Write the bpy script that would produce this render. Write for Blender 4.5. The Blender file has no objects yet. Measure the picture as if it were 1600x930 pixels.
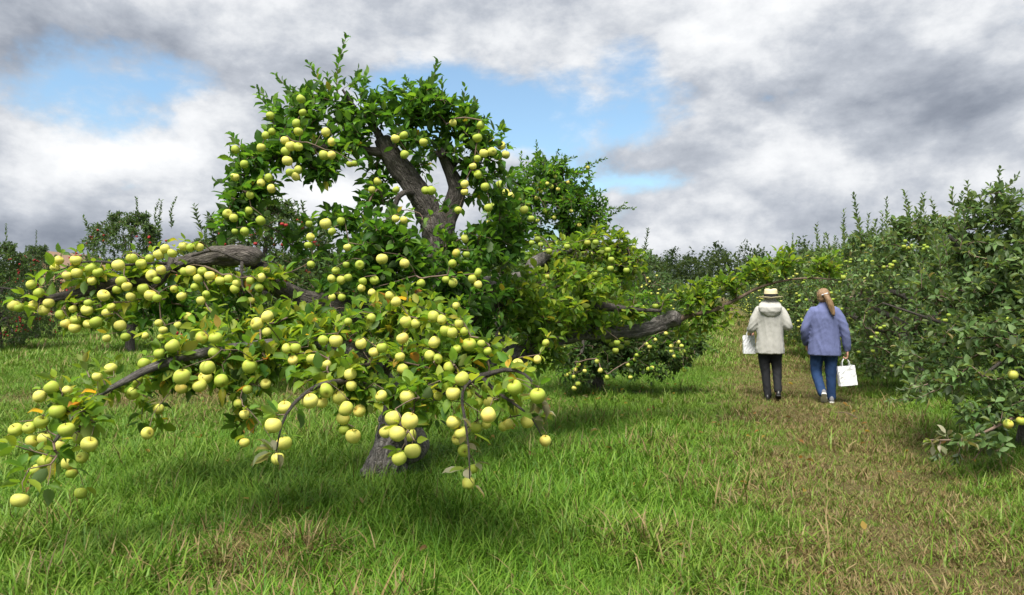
import bpy, bmesh, math, random
import numpy as np
from mathutils import Vector, Matrix, noise as mnoise

# ------------------------------------------------------------------ camera, sky, sun, exposure
SC = bpy.context.scene
COL = SC.collection
F, CX, HY, EYE = 1111.0, 800.0, 458.0, 1.6          # focal length in photo pixels, principal column, horizon row, eye height

cam_d = bpy.data.cameras.new('camera'); cam = bpy.data.objects.new('camera', cam_d); COL.objects.link(cam)
cam.location = (0, 0, EYE); cam.rotation_euler = (math.pi / 2, 0, 0)
cam_d.sensor_width = 36; cam_d.lens = F / 1600 * 36; cam_d.shift_y = (HY - 465) / 1600
cam_d.clip_start = 0.05; cam_d.clip_end = 2000
SC.camera = cam
SC.view_settings.view_transform = 'Standard'; SC.view_settings.look = 'None'
SC.view_settings.gamma = 1; SC.view_settings.use_curve_mapping = False
SC.view_settings.exposure = 1.7
SC.cycles.max_bounces = 7; SC.cycles.diffuse_bounces = 4; SC.cycles.glossy_bounces = 2; SC.cycles.transmission_bounces = 4; SC.cycles.transparent_max_bounces = 4

SUN_EL, SUN_AZ = math.radians(62), math.radians(200)   # azimuth clockwise from +Y
sun_d = bpy.data.lights.new('sun', 'SUN'); sun = bpy.data.objects.new('sun', sun_d); COL.objects.link(sun)
sun_d.energy = 2.5; sun_d.angle = math.radians(35); sun_d.color = (1.0, 0.95, 0.87)
sdir = Vector((math.sin(SUN_AZ) * math.cos(SUN_EL), math.cos(SUN_AZ) * math.cos(SUN_EL), math.sin(SUN_EL)))
sun.rotation_euler = sdir.to_track_quat('Z', 'Y').to_euler()
sun.location = sdir * 30


class NT:
    """small helper to write node trees"""
    def __init__(s, tree): s.t = tree; s.n = tree.nodes; s.l = tree.links
    def node(s, typ, ins=None, **props):
        n = s.n.new(typ)
        for k, v in props.items(): setattr(n, k, v)
        for k, v in (ins or {}).items(): s.put(n.inputs[k], v)
        return n
    def put(s, sock, v):
        if isinstance(v, bpy.types.NodeSocket): s.l.new(v, sock)
        else: sock.default_value = v
    def math(s, op, a, b=0.0, c=0.0, clamp=False):
        n = s.node('ShaderNodeMath', operation=op, use_clamp=clamp)
        s.put(n.inputs[0], a); s.put(n.inputs[1], b); s.put(n.inputs[2], c)
        return n.outputs[0]
    def mix(s, f, a, b, blend='MIX'):
        n = s.node('ShaderNodeMix', data_type='RGBA', blend_type=blend)
        s.put(n.inputs[0], f); s.put(n.inputs[6], a); s.put(n.inputs[7], b)
        return n.outputs[2]
    def noise(s, vec, scale, detail=4, rough=0.55, dist=0.0):
        n = s.node('ShaderNodeTexNoise', {'Scale': scale, 'Detail': detail, 'Roughness': rough, 'Distortion': dist})
        if vec is not None: s.put(n.inputs['Vector'], vec)
        return n.outputs['Fac']
    def step(s, v, a, b, lo=0.0, hi=1.0):
        n = s.node('ShaderNodeMapRange', {'From Min': a, 'From Max': b, 'To Min': lo, 'To Max': hi}, interpolation_type='SMOOTHSTEP')
        s.put(n.inputs['Value'], v)
        return n.outputs[0]
    def ramp(s, f, stops):
        n = s.node('ShaderNodeValToRGB'); s.put(n.inputs[0], f)
        e = n.color_ramp.elements
        while len(e) < len(stops): e.new(0.5)
        for el, (p, c) in zip(e, stops): el.position = p; el.color = (*c, 1)
        return n.outputs[0]
    def vec(s, x, y, z=0.0):
        n = s.node('ShaderNodeCombineXYZ')
        for i, v in enumerate((x, y, z)): s.put(n.inputs[i], v)
        return n.outputs[0]
    def vmul(s, v, k):
        n = s.node('ShaderNodeVectorMath', operation='MULTIPLY'); s.put(n.inputs[0], v); n.inputs[1].default_value = k
        return n.outputs[0]


def build_world():
    w = bpy.data.worlds.new('World'); SC.world = w; w.use_nodes = True
    w.node_tree.nodes.clear(); T = NT(w.node_tree)
    sky = T.node('ShaderNodeTexSky', sky_type='NISHITA', sun_disc=False, sun_elevation=SUN_EL, sun_rotation=SUN_AZ,
                 air_density=1.0, dust_density=0.6, ozone_density=1.6)
    tc = T.node('ShaderNodeTexCoord').outputs['Generated']
    sp = T.node('ShaderNodeSeparateXYZ'); T.put(sp.inputs[0], tc)
    x, y, z = sp.outputs
    zs = T.math('MULTIPLY', z, 1.7)
    q = T.vec(x, y, zs)
    q2 = T.vec(T.math('ADD', x, -0.02), T.math('ADD', y, -0.02), T.math('ADD', zs, 0.055))
    A = T.noise(q, 4.0, 10, 0.6, 0.1)
    B = T.noise(q2, 4.0, 10, 0.6, 0.1)
    L = T.noise(q, 1.6, 3, 0.5, 0.2)
    ay = T.math('MAXIMUM', T.math('ABSOLUTE', y), 0.2)
    wob = T.math('MULTIPLY', T.math('SUBTRACT', T.noise(q, 3.0, 3, 0.5), 0.5), 0.16)
    u = T.math('ADD', T.math('DIVIDE', x, ay), wob); v = T.math('ADD', T.math('DIVIDE', z, ay), T.math('MULTIPLY', wob, 0.35))
    def blob(px, py, sx, sy, amp):
        a = T.math('DIVIDE', T.math('SUBTRACT', u, (px - CX) / F), sx / F)
        b = T.math('DIVIDE', T.math('SUBTRACT', v, (HY - py) / F), sy / F)
        r = T.math('ADD', T.math('MULTIPLY', a, a), T.math('MULTIPLY', b, b))
        return T.math('MULTIPLY', T.math('EXPONENT', T.math('MULTIPLY', r, -1.0)), amp)
    def total(bl):
        s = None
        for b in bl:
            o = blob(*b); s = o if s is None else T.math('ADD', s, o)
        return s
    holes = total([(840, 200, 175, 66, .42), (985, 110, 75, 55, .16), (300, 125, 190, 45, .10), (60, 150, 120, 35, .05),
                   (1000, 285, 110, 18, .15), (640, 170, 120, 60, .22), (1330, 215, 60, 20, .06), (370, 60, 70, 40, .08)])
    tone = total([(110, 250, 190, 55, .26), (560, 310, 120, 50, .3), (1130, 318, 60, 22, .22), (1180, 375, 260, 25, .12), (1250, 250, 150, 40, .14),
                  (1130, 60, 130, 60, .14), (700, 60, 160, 40, .12), (1420, 300, 120, 40, .10),
                  (140, 365, 230, 34, -.26), (1450, 140, 190, 75, -.16), (640, 20, 200, 28, -.10), (120, 60, 160, 60, -.10), (1340, 30, 200, 30, -.06),
                  (800, 135, 140, 22, -.14), (1020, 245, 120, 22, -.10), (1480, 370, 120, 20, -.14)])
    cover = T.math('SUBTRACT', T.math('ADD', T.math('MULTIPLY', A, 1.0), 0.195), holes)
    mask = T.step(cover, 0.44, 0.62)
    relief = T.math('MULTIPLY', T.math('SUBTRACT', A, B), 1.5)
    br = T.math('ADD', T.math('ADD', T.math('ADD', 0.59, relief), tone), T.math('MULTIPLY', T.math('SUBTRACT', L, 0.5), 0.6))
    thick = T.math('MULTIPLY', T.math('SUBTRACT', A, 0.5), -0.35)
    br = T.math('ADD', br, thick)
    cloud = T.ramp(br, [(0.12, (0.95, 1.10, 1.40)), (0.38, (1.7, 1.88, 2.22)), (0.60, (2.75, 2.93, 3.25)), (0.80, (4.3, 4.4, 4.55)), (1.0, (5.3, 5.35, 5.4))])
    skyc = T.mix(0.16, T.mix(1.0, sky.outputs[0], (0.84, 1.0, 1.0, 1), 'MULTIPLY'), (3.0, 3.2, 3.5, 1))
    colr = T.mix(mask, skyc, cloud)
    bg = T.node('ShaderNodeBackground', {'Color': colr, 'Strength': 0.062})
    out = T.node('ShaderNodeOutputWorld'); T.l.new(bg.outputs[0], out.inputs[0])
build_world()

# ------------------------------------------------------------------ helpers
RNG = np.random.default_rng(7)
random.seed(7)

def P(px, py, d):
    """a point seen at photo pixel (px, py), d metres ahead, as a world point"""
    return np.array([(px - CX) / F * d, d, EYE - (py - HY) / F * d])

def gz(x, y):
    """height of the gently uneven meadow"""
    return 0.022 * np.sin(x * 0.9 + 1.3) * np.cos(y * 0.7) + 0.015 * np.sin(x * 2.1 - y * 1.7)

def tag(o, label=None, cat=None, group=None, kind=None):
    if label: o['label'] = label
    if cat: o['category'] = cat
    if group: o['group'] = group
    if kind: o['kind'] = kind
    return o

def empty(name, loc=(0, 0, 0), rz=0.0):
    o = bpy.data.objects.new(name, None); COL.objects.link(o); o.location = loc; o.rotation_euler = (0, 0, rz)
    o.empty_display_size = 0.2
    return o

def mesh_np(name, verts, faces, uv=None, col=None, smooth=True):
    """faces: list of (k, n) integer arrays (k vertices a face) or one array"""
    me = bpy.data.meshes.new(name)
    if not isinstance(faces, (list, tuple)): faces = [faces]
    faces = [np.asarray(f, dtype=np.int32) for f in faces if len(f)]
    verts = np.asarray(verts, dtype=np.float32)
    nf = sum(len(f) for f in faces); nl = sum(f.size for f in faces)
    me.vertices.add(len(verts)); me.vertices.foreach_set('co', verts.ravel())
    me.loops.add(nl); me.polygons.add(nf)
    loops = np.concatenate([f.ravel() for f in faces])
    tot = np.concatenate([np.full(len(f), f.shape[1], dtype=np.int32) for f in faces])
    start = np.concatenate([[0], np.cumsum(tot)[:-1]]).astype(np.int32)
    me.loops.foreach_set('vertex_index', loops); me.polygons.foreach_set('loop_start', start)
    me.polygons.foreach_set('use_smooth', np.full(nf, smooth))
    if col is not None:
        a = me.attributes.new('col', 'FLOAT_COLOR', 'POINT')
        c4 = np.ones((len(verts), 4), dtype=np.float32); c4[:, :3] = col
        a.data.foreach_set('color', c4.ravel())
    if uv is not None:
        a = me.attributes.new('uvm', 'FLOAT2', 'POINT'); a.data.foreach_set('vector', np.asarray(uv, dtype=np.float32).ravel())
    me.update(calc_edges=True)
    return me

def obj(name, me, mat=None, parent=None, kind=None):
    o = bpy.data.objects.new(name, me); COL.objects.link(o)
    if mat is not None and not me.materials: me.materials.append(mat)
    if parent is not None: o.parent = parent
    if kind: o['kind'] = kind
    return o

class Geo:
    """collects verts / quads / tris / uvs"""
    def __init__(s): s.v, s.q, s.t, s.uv, s.c, s.n = [], [], [], [], [], 0
    def add(s, v, q=None, t=None, uv=None, c=None):
        v = np.asarray(v, dtype=np.float32); s.v.append(v)
        if q is not None and len(q): s.q.append(np.asarray(q) + s.n)
        if t is not None and len(t): s.t.append(np.asarray(t) + s.n)
        s.uv.append(np.zeros((len(v), 2)) if uv is None else uv)
        s.c.append(np.ones((len(v), 3)) if c is None else np.broadcast_to(c, (len(v), 3)))
        s.n += len(v)
    def mesh(s, name, smooth=True):
        f = []
        if s.q: f.append(np.concatenate(s.q))
        if s.t: f.append(np.concatenate(s.t))
        return mesh_np(name, np.concatenate(s.v), f, np.concatenate(s.uv), np.concatenate(s.c), smooth)

def catmull(pts, step):
    """pts (n,4) x y z r -> evenly resampled smooth curve"""
    p = np.asarray(pts, float)
    p = np.vstack([2 * p[0] - p[1], p, 2 * p[-1] - p[-2]])
    out = []
    for i in range(1, len(p) - 2):
        n = max(2, int(np.linalg.norm(p[i + 1, :3] - p[i, :3]) / step))
        t = np.linspace(0, 1, n, endpoint=False)[:, None]
        a, b, c, d = p[i - 1], p[i], p[i + 1], p[i + 2]
        out.append(0.5 * (2 * b + (c - a) * t + (2 * a - 5 * b + 4 * c - d) * t ** 2 + (3 * b - a - 3 * c + d) * t ** 3))
    out.append(p[-2:-1])
    o = np.vstack(out); o[:, 3] = np.maximum(o[:, 3], 0.0012)
    return o

def frames(c):
    t = np.gradient(c, axis=0); t /= np.linalg.norm(t, axis=1)[:, None] + 1e-9
    ref = np.array([0.31, 0.17, 0.93]); u = np.cross(t, ref); bad = np.linalg.norm(u, axis=1) < 0.15
    u[bad] = np.cross(t[bad], [1.0, 0, 0])
    for i in range(1, len(u)):            # parallel transport
        w = u[i - 1] - t[i] * np.dot(u[i - 1], t[i]); n = np.linalg.norm(w)
        u[i] = w / n if n > 1e-6 else u[i] / np.linalg.norm(u[i])
    u[0] /= np.linalg.norm(u[0])
    return t, u, np.cross(t, u)

def tube(geo, c, sides, rough=0.0, seed=0, cap=True, flare=None, ridges=0.0):
    """c (n,4); rough = relief of the bark as a share of the radius"""
    n = len(c); _, u, w = frames(c[:, :3])
    ang = np.linspace(0, 2 * np.pi, sides, endpoint=False)
    rg = np.random.default_rng(seed)
    L = np.concatenate([[0], np.cumsum(np.linalg.norm(np.diff(c[:, :3], axis=0), axis=1))])
    R = np.repeat(c[:, 3:4], sides, axis=1)
    if rough > 0:
        d = np.zeros((n, sides))
        for k in range(18):
            m = rg.integers(1, 4 + k // 2); fr = rg.uniform(1.5, 9 + k * 1.5); ph = rg.uniform(0, 6.28, 2)
            d += np.sin(ang[None] * m + ph[0] + 1.3 * np.sin(L[:, None] * fr * .6 + ph[1])) * np.sin(L[:, None] * fr + ph[1]) / (1 + 0.12 * k)
        R = R * (1 + rough * d / 3)
        nz = np.array([[mnoise.fractal(Vector(p) * 9.0 + Vector((seed * 3.1, 0, 0)), 1.0, 2.1, 4) for p in (c[i, None, :3] + R[i, :, None] * (np.cos(ang)[:, None] * u[i] + np.sin(ang)[:, None] * w[i]))] for i in range(n)]) if rough >= 0.12 and sides > 9 else 0
        R = R * (1 + rough * 1.1 * nz)
    if ridges > 0:
        wv = 0.5 * np.sin(L * 5)[:, None] + 0.4 * np.sin(L * 11 + 2)[:, None]
        R = R * (1 + ridges * (np.abs(np.sin(ang[None] * 5.0 + wv)) - .5) + ridges * .6 * np.sin(ang[None] * 13 + wv * 3))
    v = c[:, None, :3] + R[..., None] * (np.cos(ang)[None, :, None] * u[:, None] + np.sin(ang)[None, :, None] * w[:, None])
    uv = np.stack([np.broadcast_to(ang / (2 * np.pi), (n, sides)), np.broadcast_to(L[:, None], (n, sides))], -1)
    i = np.arange(n - 1)[:, None] * sides; j = np.arange(sides)[None]; k = (j + 1) % sides
    q = np.stack([i + j, i + k, i + sides + k, i + sides + j], -1).reshape(-1, 4)
    vv = v.reshape(-1, 3); tri = None; uvv = uv.reshape(-1, 2)
    if cap:
        vv = np.vstack([vv, c[0, :3], c[-1, :3]]); a, b = n * sides, n * sides + 1
        uvv = np.vstack([uvv, [[0.5, 0]], [[0.5, L[-1]]]])
        j = np.arange(sides); k = (j + 1) % sides
        tri = np.vstack([np.stack([k, j, np.full(sides, a)], 1), np.stack([(n - 1) * sides + j, (n - 1) * sides + k, np.full(sides, b)], 1)])
    geo.add(vv, q, tri, uvv)

# ------------------------------------------------------------------ materials
def mat(name):
    m = bpy.data.materials.new(name); m.use_nodes = True; m.node_tree.nodes.clear()
    T = NT(m.node_tree); out = T.node('ShaderNodeOutputMaterial')
    return m, T, out

def mat_leaf(name, under, trans=0.54, spec=0.26, rough=0.5):
    m, T, out = mat(name)
    col = T.node('ShaderNodeAttribute', attribute_name='col').outputs['Color']
    pos = T.node('ShaderNodeNewGeometry')
    nz = T.noise(pos.outputs['Position'], 55, 3)
    c = T.mix(T.math('MULTIPLY', nz, 0.5), col, T.mix(1.0, col, (0.62, 0.72, 0.6, 1), 'MULTIPLY'))
    back = T.mix(0.55, col, under)
    c2 = T.mix(pos.outputs['Backfacing'], c, back)
    bs = T.node('ShaderNodeBsdfPrincipled', {'Base Color': c2, 'Roughness': rough, 'Specular IOR Level': spec})
    tr = T.node('ShaderNodeBsdfTranslucent', {'Color': T.mix(1.0, col, (1.25, 1.15, 0.55, 1), 'MULTIPLY')})
    mx = T.node('ShaderNodeMixShader', {0: trans}); T.l.new(bs.outputs[0], mx.inputs[1]); T.l.new(tr.outputs[0], mx.inputs[2])
    T.l.new(mx.outputs[0], out.inputs[0])
    return m

def mat_bark(name, dark, light, pale, scale=1.0, bump=0.6):
    m, T, out = mat(name)
    uv = T.node('ShaderNodeAttribute', attribute_name='uvm').outputs['Vector']
    pos = T.node('ShaderNodeNewGeometry').outputs['Position']
    st = T.vmul(uv, (9 * scale, 3.2 * scale, 1))
    n1 = T.noise(st, 2.2, 8, 0.68, 0.7)
    n2 = T.noise(pos, 16, 6, 0.65)
    n3 = T.noise(pos, 4.0, 3, 0.5)
    f = T.math('ADD', T.math('MULTIPLY', n1, 0.65), T.math('MULTIPLY', n2, 0.35))
    c = T.ramp(f, [(0.34, dark), (0.50, light), (0.66, pale)])
    c = T.mix(T.step(n3, 0.5, 0.72, 0, 0.5), c, T.mix(1.0, c, (0.62, 0.66, 0.52, 1), 'MULTIPLY'))
    vo = T.node('ShaderNodeTexVoronoi', {'Scale': 3.2}, feature='DISTANCE_TO_EDGE'); T.put(vo.inputs['Vector'], st)
    h = T.math('ADD', T.math('MULTIPLY', f, 0.8), T.math('MULTIPLY', T.step(vo.outputs[0], 0.0, 0.18), 0.25))
    bp = T.node('ShaderNodeBump', {'Strength': bump, 'Distance': 0.03, 'Height': h})
    bs = T.node('ShaderNodeBsdfPrincipled', {'Base Color': c, 'Roughness': 0.85, 'Specular IOR Level': 0.25, 'Normal': bp.outputs[0]})
    T.l.new(bs.outputs[0], out.inputs[0])
    return m

def mat_apple(name, green, yellow, blush, blush_amt):
    m, T, out = mat(name)
    oi = T.node('ShaderNodeObjectInfo')
    tc = T.node('ShaderNodeTexCoord').outputs['Object']
    pos = T.node('ShaderNodeNewGeometry').outputs['Position']
    at = T.node('ShaderNodeAttribute', attribute_name='col').outputs['Color']
    n1 = T.noise(pos, 14, 3, 0.5)
    f = T.math('ADD', T.math('MULTIPLY', n1, 0.7), T.math('MULTIPLY', T.math('SUBTRACT', oi.outputs['Random'], 0.5), 0.9))
    c = T.mix(T.step(f, 0.05, 0.75), green, yellow)
    c = T.mix(T.math('MULTIPLY', T.step(T.noise(pos, 9, 2), 0.55, 0.75), blush_amt), c, blush)
    vo = T.node('ShaderNodeTexVoronoi', {'Scale': 150.0}); T.put(vo.inputs['Vector'], pos)
    c = T.mix(T.step(vo.outputs['Distance'], 0.24, 0.12, 0, 0.45), c, (0.40, 0.36, 0.13, 1))
    c = T.mix(1.0, c, at, 'MULTIPLY')
    bs = T.node('ShaderNodeBsdfPrincipled', {'Base Color': c, 'Roughness': 0.55, 'Specular IOR Level': 0.26, 'Subsurface Weight': 0.0})
    T.l.new(bs.outputs[0], out.inputs[0])
    return m

def mat_plain(name, c, rough=0.7, spec=0.3, var=0.15, nscale=30, bump=0.0, bscale=60, stretch=(1, 1, 1), dist=0.01, coords='Object'):
    m, T, out = mat(name)
    tc = T.vmul(T.node('ShaderNodeTexCoord').outputs[coords], stretch)
    n = T.noise(tc, nscale, 5, 0.6)
    cc = T.mix(n, tuple(x * (1 - var) for x in c) + (1,), tuple(min(1, x * (1 + var)) for x in c) + (1,))
    ins = {'Base Color': cc, 'Roughness': rough, 'Specular IOR Level': spec}
    if bump:
        b = T.node('ShaderNodeBump', {'Strength': bump, 'Distance': dist, 'Height': T.noise(tc, bscale, 4, 0.6)})
        ins['Normal'] = b.outputs[0]
    bs = T.node('ShaderNodeBsdfPrincipled', ins); T.l.new(bs.outputs[0], out.inputs[0])
    return m

M_LEAF = mat_leaf('leaf_green', (0.20, 0.25, 0.13, 1))
M_LEAF_G = mat_leaf('leaf_greygreen', (0.22, 0.26, 0.18, 1), trans=0.38)
M_BARK = mat_bark('bark', (0.026, 0.022, 0.020), (0.105, 0.092, 0.082), (0.25, 0.225, 0.20), 1.5, 0.9)
M_STUMP = mat_bark('weathered_wood', (0.030, 0.026, 0.024), (0.165, 0.152, 0.14), (0.36, 0.34, 0.315), 1.9, 1.0)
M_TWIG = mat_bark('twig_bark', (0.07, 0.05, 0.04), (0.17, 0.12, 0.09), (0.26, 0.20, 0.16), 1.0, 0.2)
M_APPLE = mat_apple('apple_skin', (0.34, 0.42, 0.055, 1), (0.65, 0.61, 0.14, 1), (0.62, 0.36, 0.09, 1), 0.5)
M_RED = mat_apple('red_apple_skin', (0.30, 0.02, 0.024, 1), (0.46, 0.035, 0.04, 1), (0.22, 0.015, 0.015, 1), 0.5)
M_STALK = mat_plain('stalk_brown', (0.09, 0.055, 0.03), 0.8)

# ------------------------------------------------------------------ ground
def path_x(y): return 2.17 + 0.293 * (y - 4.0)

def axis(lo, hi, dense_lo, dense_hi, step, n):
    mid = np.arange(dense_lo, dense_hi + 1e-6, step)
    a = dense_lo - np.geomspace(step, dense_lo - lo, n)[::-1]; b = dense_hi + np.geomspace(step, hi - dense_hi, n)
    return np.concatenate([a, mid, b])

def mat_ground():
    m, T, out = mat('meadow_ground')
    pos = T.node('ShaderNodeNewGeometry').outputs['Position']
    big = T.noise(pos, 0.5, 4, 0.6); med = T.noise(pos, 3.0, 5, 0.65); fine = T.noise(pos, 45, 4, 0.7)
    sp = T.node('ShaderNodeSeparateXYZ'); T.put(sp.inputs[0], pos)
    line = T.math('SUBTRACT', sp.outputs[0], T.math('ADD', T.math('MULTIPLY', sp.outputs[1], 0.293), 0.998))
    off = T.math('ADD', line, T.math('MULTIPLY', T.math('SUBTRACT', med, 0.5), 1.6))
    dry = T.step(T.math('ABSOLUTE', off), 1.5, 0.35)
    gr = T.ramp(T.math('ADD', T.math('MULTIPLY', fine, 0.55), T.math('MULTIPLY', med, 0.45)),
                [(0.3, (0.020, 0.028, 0.008)), (0.5, (0.050, 0.075, 0.016)), (0.68, (0.10, 0.12, 0.03))])
    br = T.ramp(T.math('ADD', T.math('MULTIPLY', fine, 0.6), T.math('MULTIPLY', med, 0.4)),
                [(0.3, (0.05, 0.035, 0.018)), (0.5, (0.13, 0.095, 0.045)), (0.7, (0.22, 0.17, 0.085))])
    c = T.mix(T.math('MULTIPLY', dry, 0.75), gr, br)
    c = T.mix(T.step(big, 0.55, 0.75, 0, 0.45), c, br)
    bp = T.node('ShaderNodeBump', {'Strength': 0.8, 'Distance': 0.04, 'Height': T.math('ADD', fine, med)})
    bs = T.node('ShaderNodeBsdfPrincipled', {'Base Color': c, 'Roughness': 0.95, 'Specular IOR Level': 0.1, 'Normal': bp.outputs[0]})
    T.l.new(bs.outputs[0], out.inputs[0])
    return m

def build_ground():
    xs = axis(-900, 900, -14, 14, 0.25, 26); ys = axis(-900, 900, -3, 26, 0.25, 26)
    X, Y = np.meshgrid(xs, ys); Z = gz(X, Y)
    far = np.clip((np.hypot(X, Y) - 40) / 60, 0, 1); Z = Z * (1 - far)
    nx, ny = len(xs), len(ys); i = np.arange(ny - 1)[:, None] * nx + np.arange(nx - 1)[None]
    q = np.stack([i, i + 1, i + nx + 1, i + nx], -1).reshape(-1, 4)
    o = obj('ground', mesh_np('ground', np.stack([X, Y, Z], -1).reshape(-1, 3), q), mat_ground())
    tag(o, 'uneven green orchard meadow with a worn brownish mown lane', 'ground', kind='structure')
build_ground()

# ------------------------------------------------------------------ tree machinery
def leaf_template(hi):
    if hi:
        st = [(0.34, 0.17), (0.58, 0.235), (0.82, 0.14)]
        v = [(0, 0.012, 0.03), (0, -0.012, 0.03), (0.17, 0, 0)]
        for x, w in st: v += [(x, w, 0.075 - 0.10 * x * x), (x, 0, -0.10 * x * x), (x, -w, 0.075 - 0.10 * x * x)]
        v += [(1.0, 0, -0.16)]
        t = [(0, 1, 2), (2, 4, 3), (2, 5, 4)]
        for a in (3, 6): t += [(a, a + 1, a + 4), (a, a + 4, a + 3), (a + 1, a + 2, a + 5), (a + 1, a + 5, a + 4)]
        t += [(9, 10, 12), (10, 11, 12)]
    else:
        v = [(0, 0, 0), (0.52, 0.23, 0.03), (0.5, 0, -0.05), (0.52, -0.23, 0.03), (1, 0, -0.14)]
        t = [(0, 2, 1), (0, 3, 2), (1, 2, 4), (2, 3, 4)]
    return np.array(v, float), np.array(t)
LEAF_HI, LEAF_LO = leaf_template(True), leaf_template(False)

def basis(d, up):
    d = d / (np.linalg.norm(d, axis=1)[:, None] + 1e-9)
    y = np.cross(up, d); y /= np.linalg.norm(y, axis=1)[:, None] + 1e-9
    return d, y, np.cross(d, y)

def leaves_mesh(name, pos, d, up, ln, col, tmpl, curl=None):
    tv, tt = tmpl; x, y, z = basis(d, up); n = len(pos)
    wv = np.random.default_rng(n).uniform(.78, 1.18, (n, 1, 1))
    zs = tv[None, :, 2] * (np.ones((n, 1)) if curl is None else curl[:, None])
    v = pos[:, None] + ln[:, None, None] * (tv[None, :, 0:1] * x[:, None] + tv[None, :, 1:2] * wv * y[:, None] + zs[..., None] * z[:, None])
    t = (tt[None] + (np.arange(n) * len(tv))[:, None, None]).reshape(-1, 3)
    c = np.repeat(col, len(tv), axis=0)
    return mesh_np(name, v.reshape(-1, 3), t, col=c)

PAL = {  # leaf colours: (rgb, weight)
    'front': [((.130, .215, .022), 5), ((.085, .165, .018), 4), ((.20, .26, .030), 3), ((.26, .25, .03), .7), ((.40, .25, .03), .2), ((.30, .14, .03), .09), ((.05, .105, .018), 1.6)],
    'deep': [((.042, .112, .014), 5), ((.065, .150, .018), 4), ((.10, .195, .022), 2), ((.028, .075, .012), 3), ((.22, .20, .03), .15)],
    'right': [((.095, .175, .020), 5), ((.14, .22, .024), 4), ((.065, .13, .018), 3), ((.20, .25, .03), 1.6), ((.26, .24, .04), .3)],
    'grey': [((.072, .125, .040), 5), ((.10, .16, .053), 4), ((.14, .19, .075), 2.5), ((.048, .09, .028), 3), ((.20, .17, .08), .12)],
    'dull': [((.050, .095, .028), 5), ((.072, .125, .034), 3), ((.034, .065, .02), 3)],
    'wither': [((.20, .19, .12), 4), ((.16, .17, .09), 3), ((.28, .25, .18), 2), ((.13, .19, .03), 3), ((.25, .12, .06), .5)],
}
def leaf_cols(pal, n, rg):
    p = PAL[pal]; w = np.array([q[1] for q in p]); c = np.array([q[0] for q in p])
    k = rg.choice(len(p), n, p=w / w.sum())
    return c[k] * {'front': 1.6, 'right': 1.6, 'deep': 1.75, 'wither': 1.3, 'grey': 1.5}.get(pal, 1.35) * rg.uniform(0.8, 1.22, (n, 1)) * rg.uniform(0.94, 1.06, (n, 3))

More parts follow.
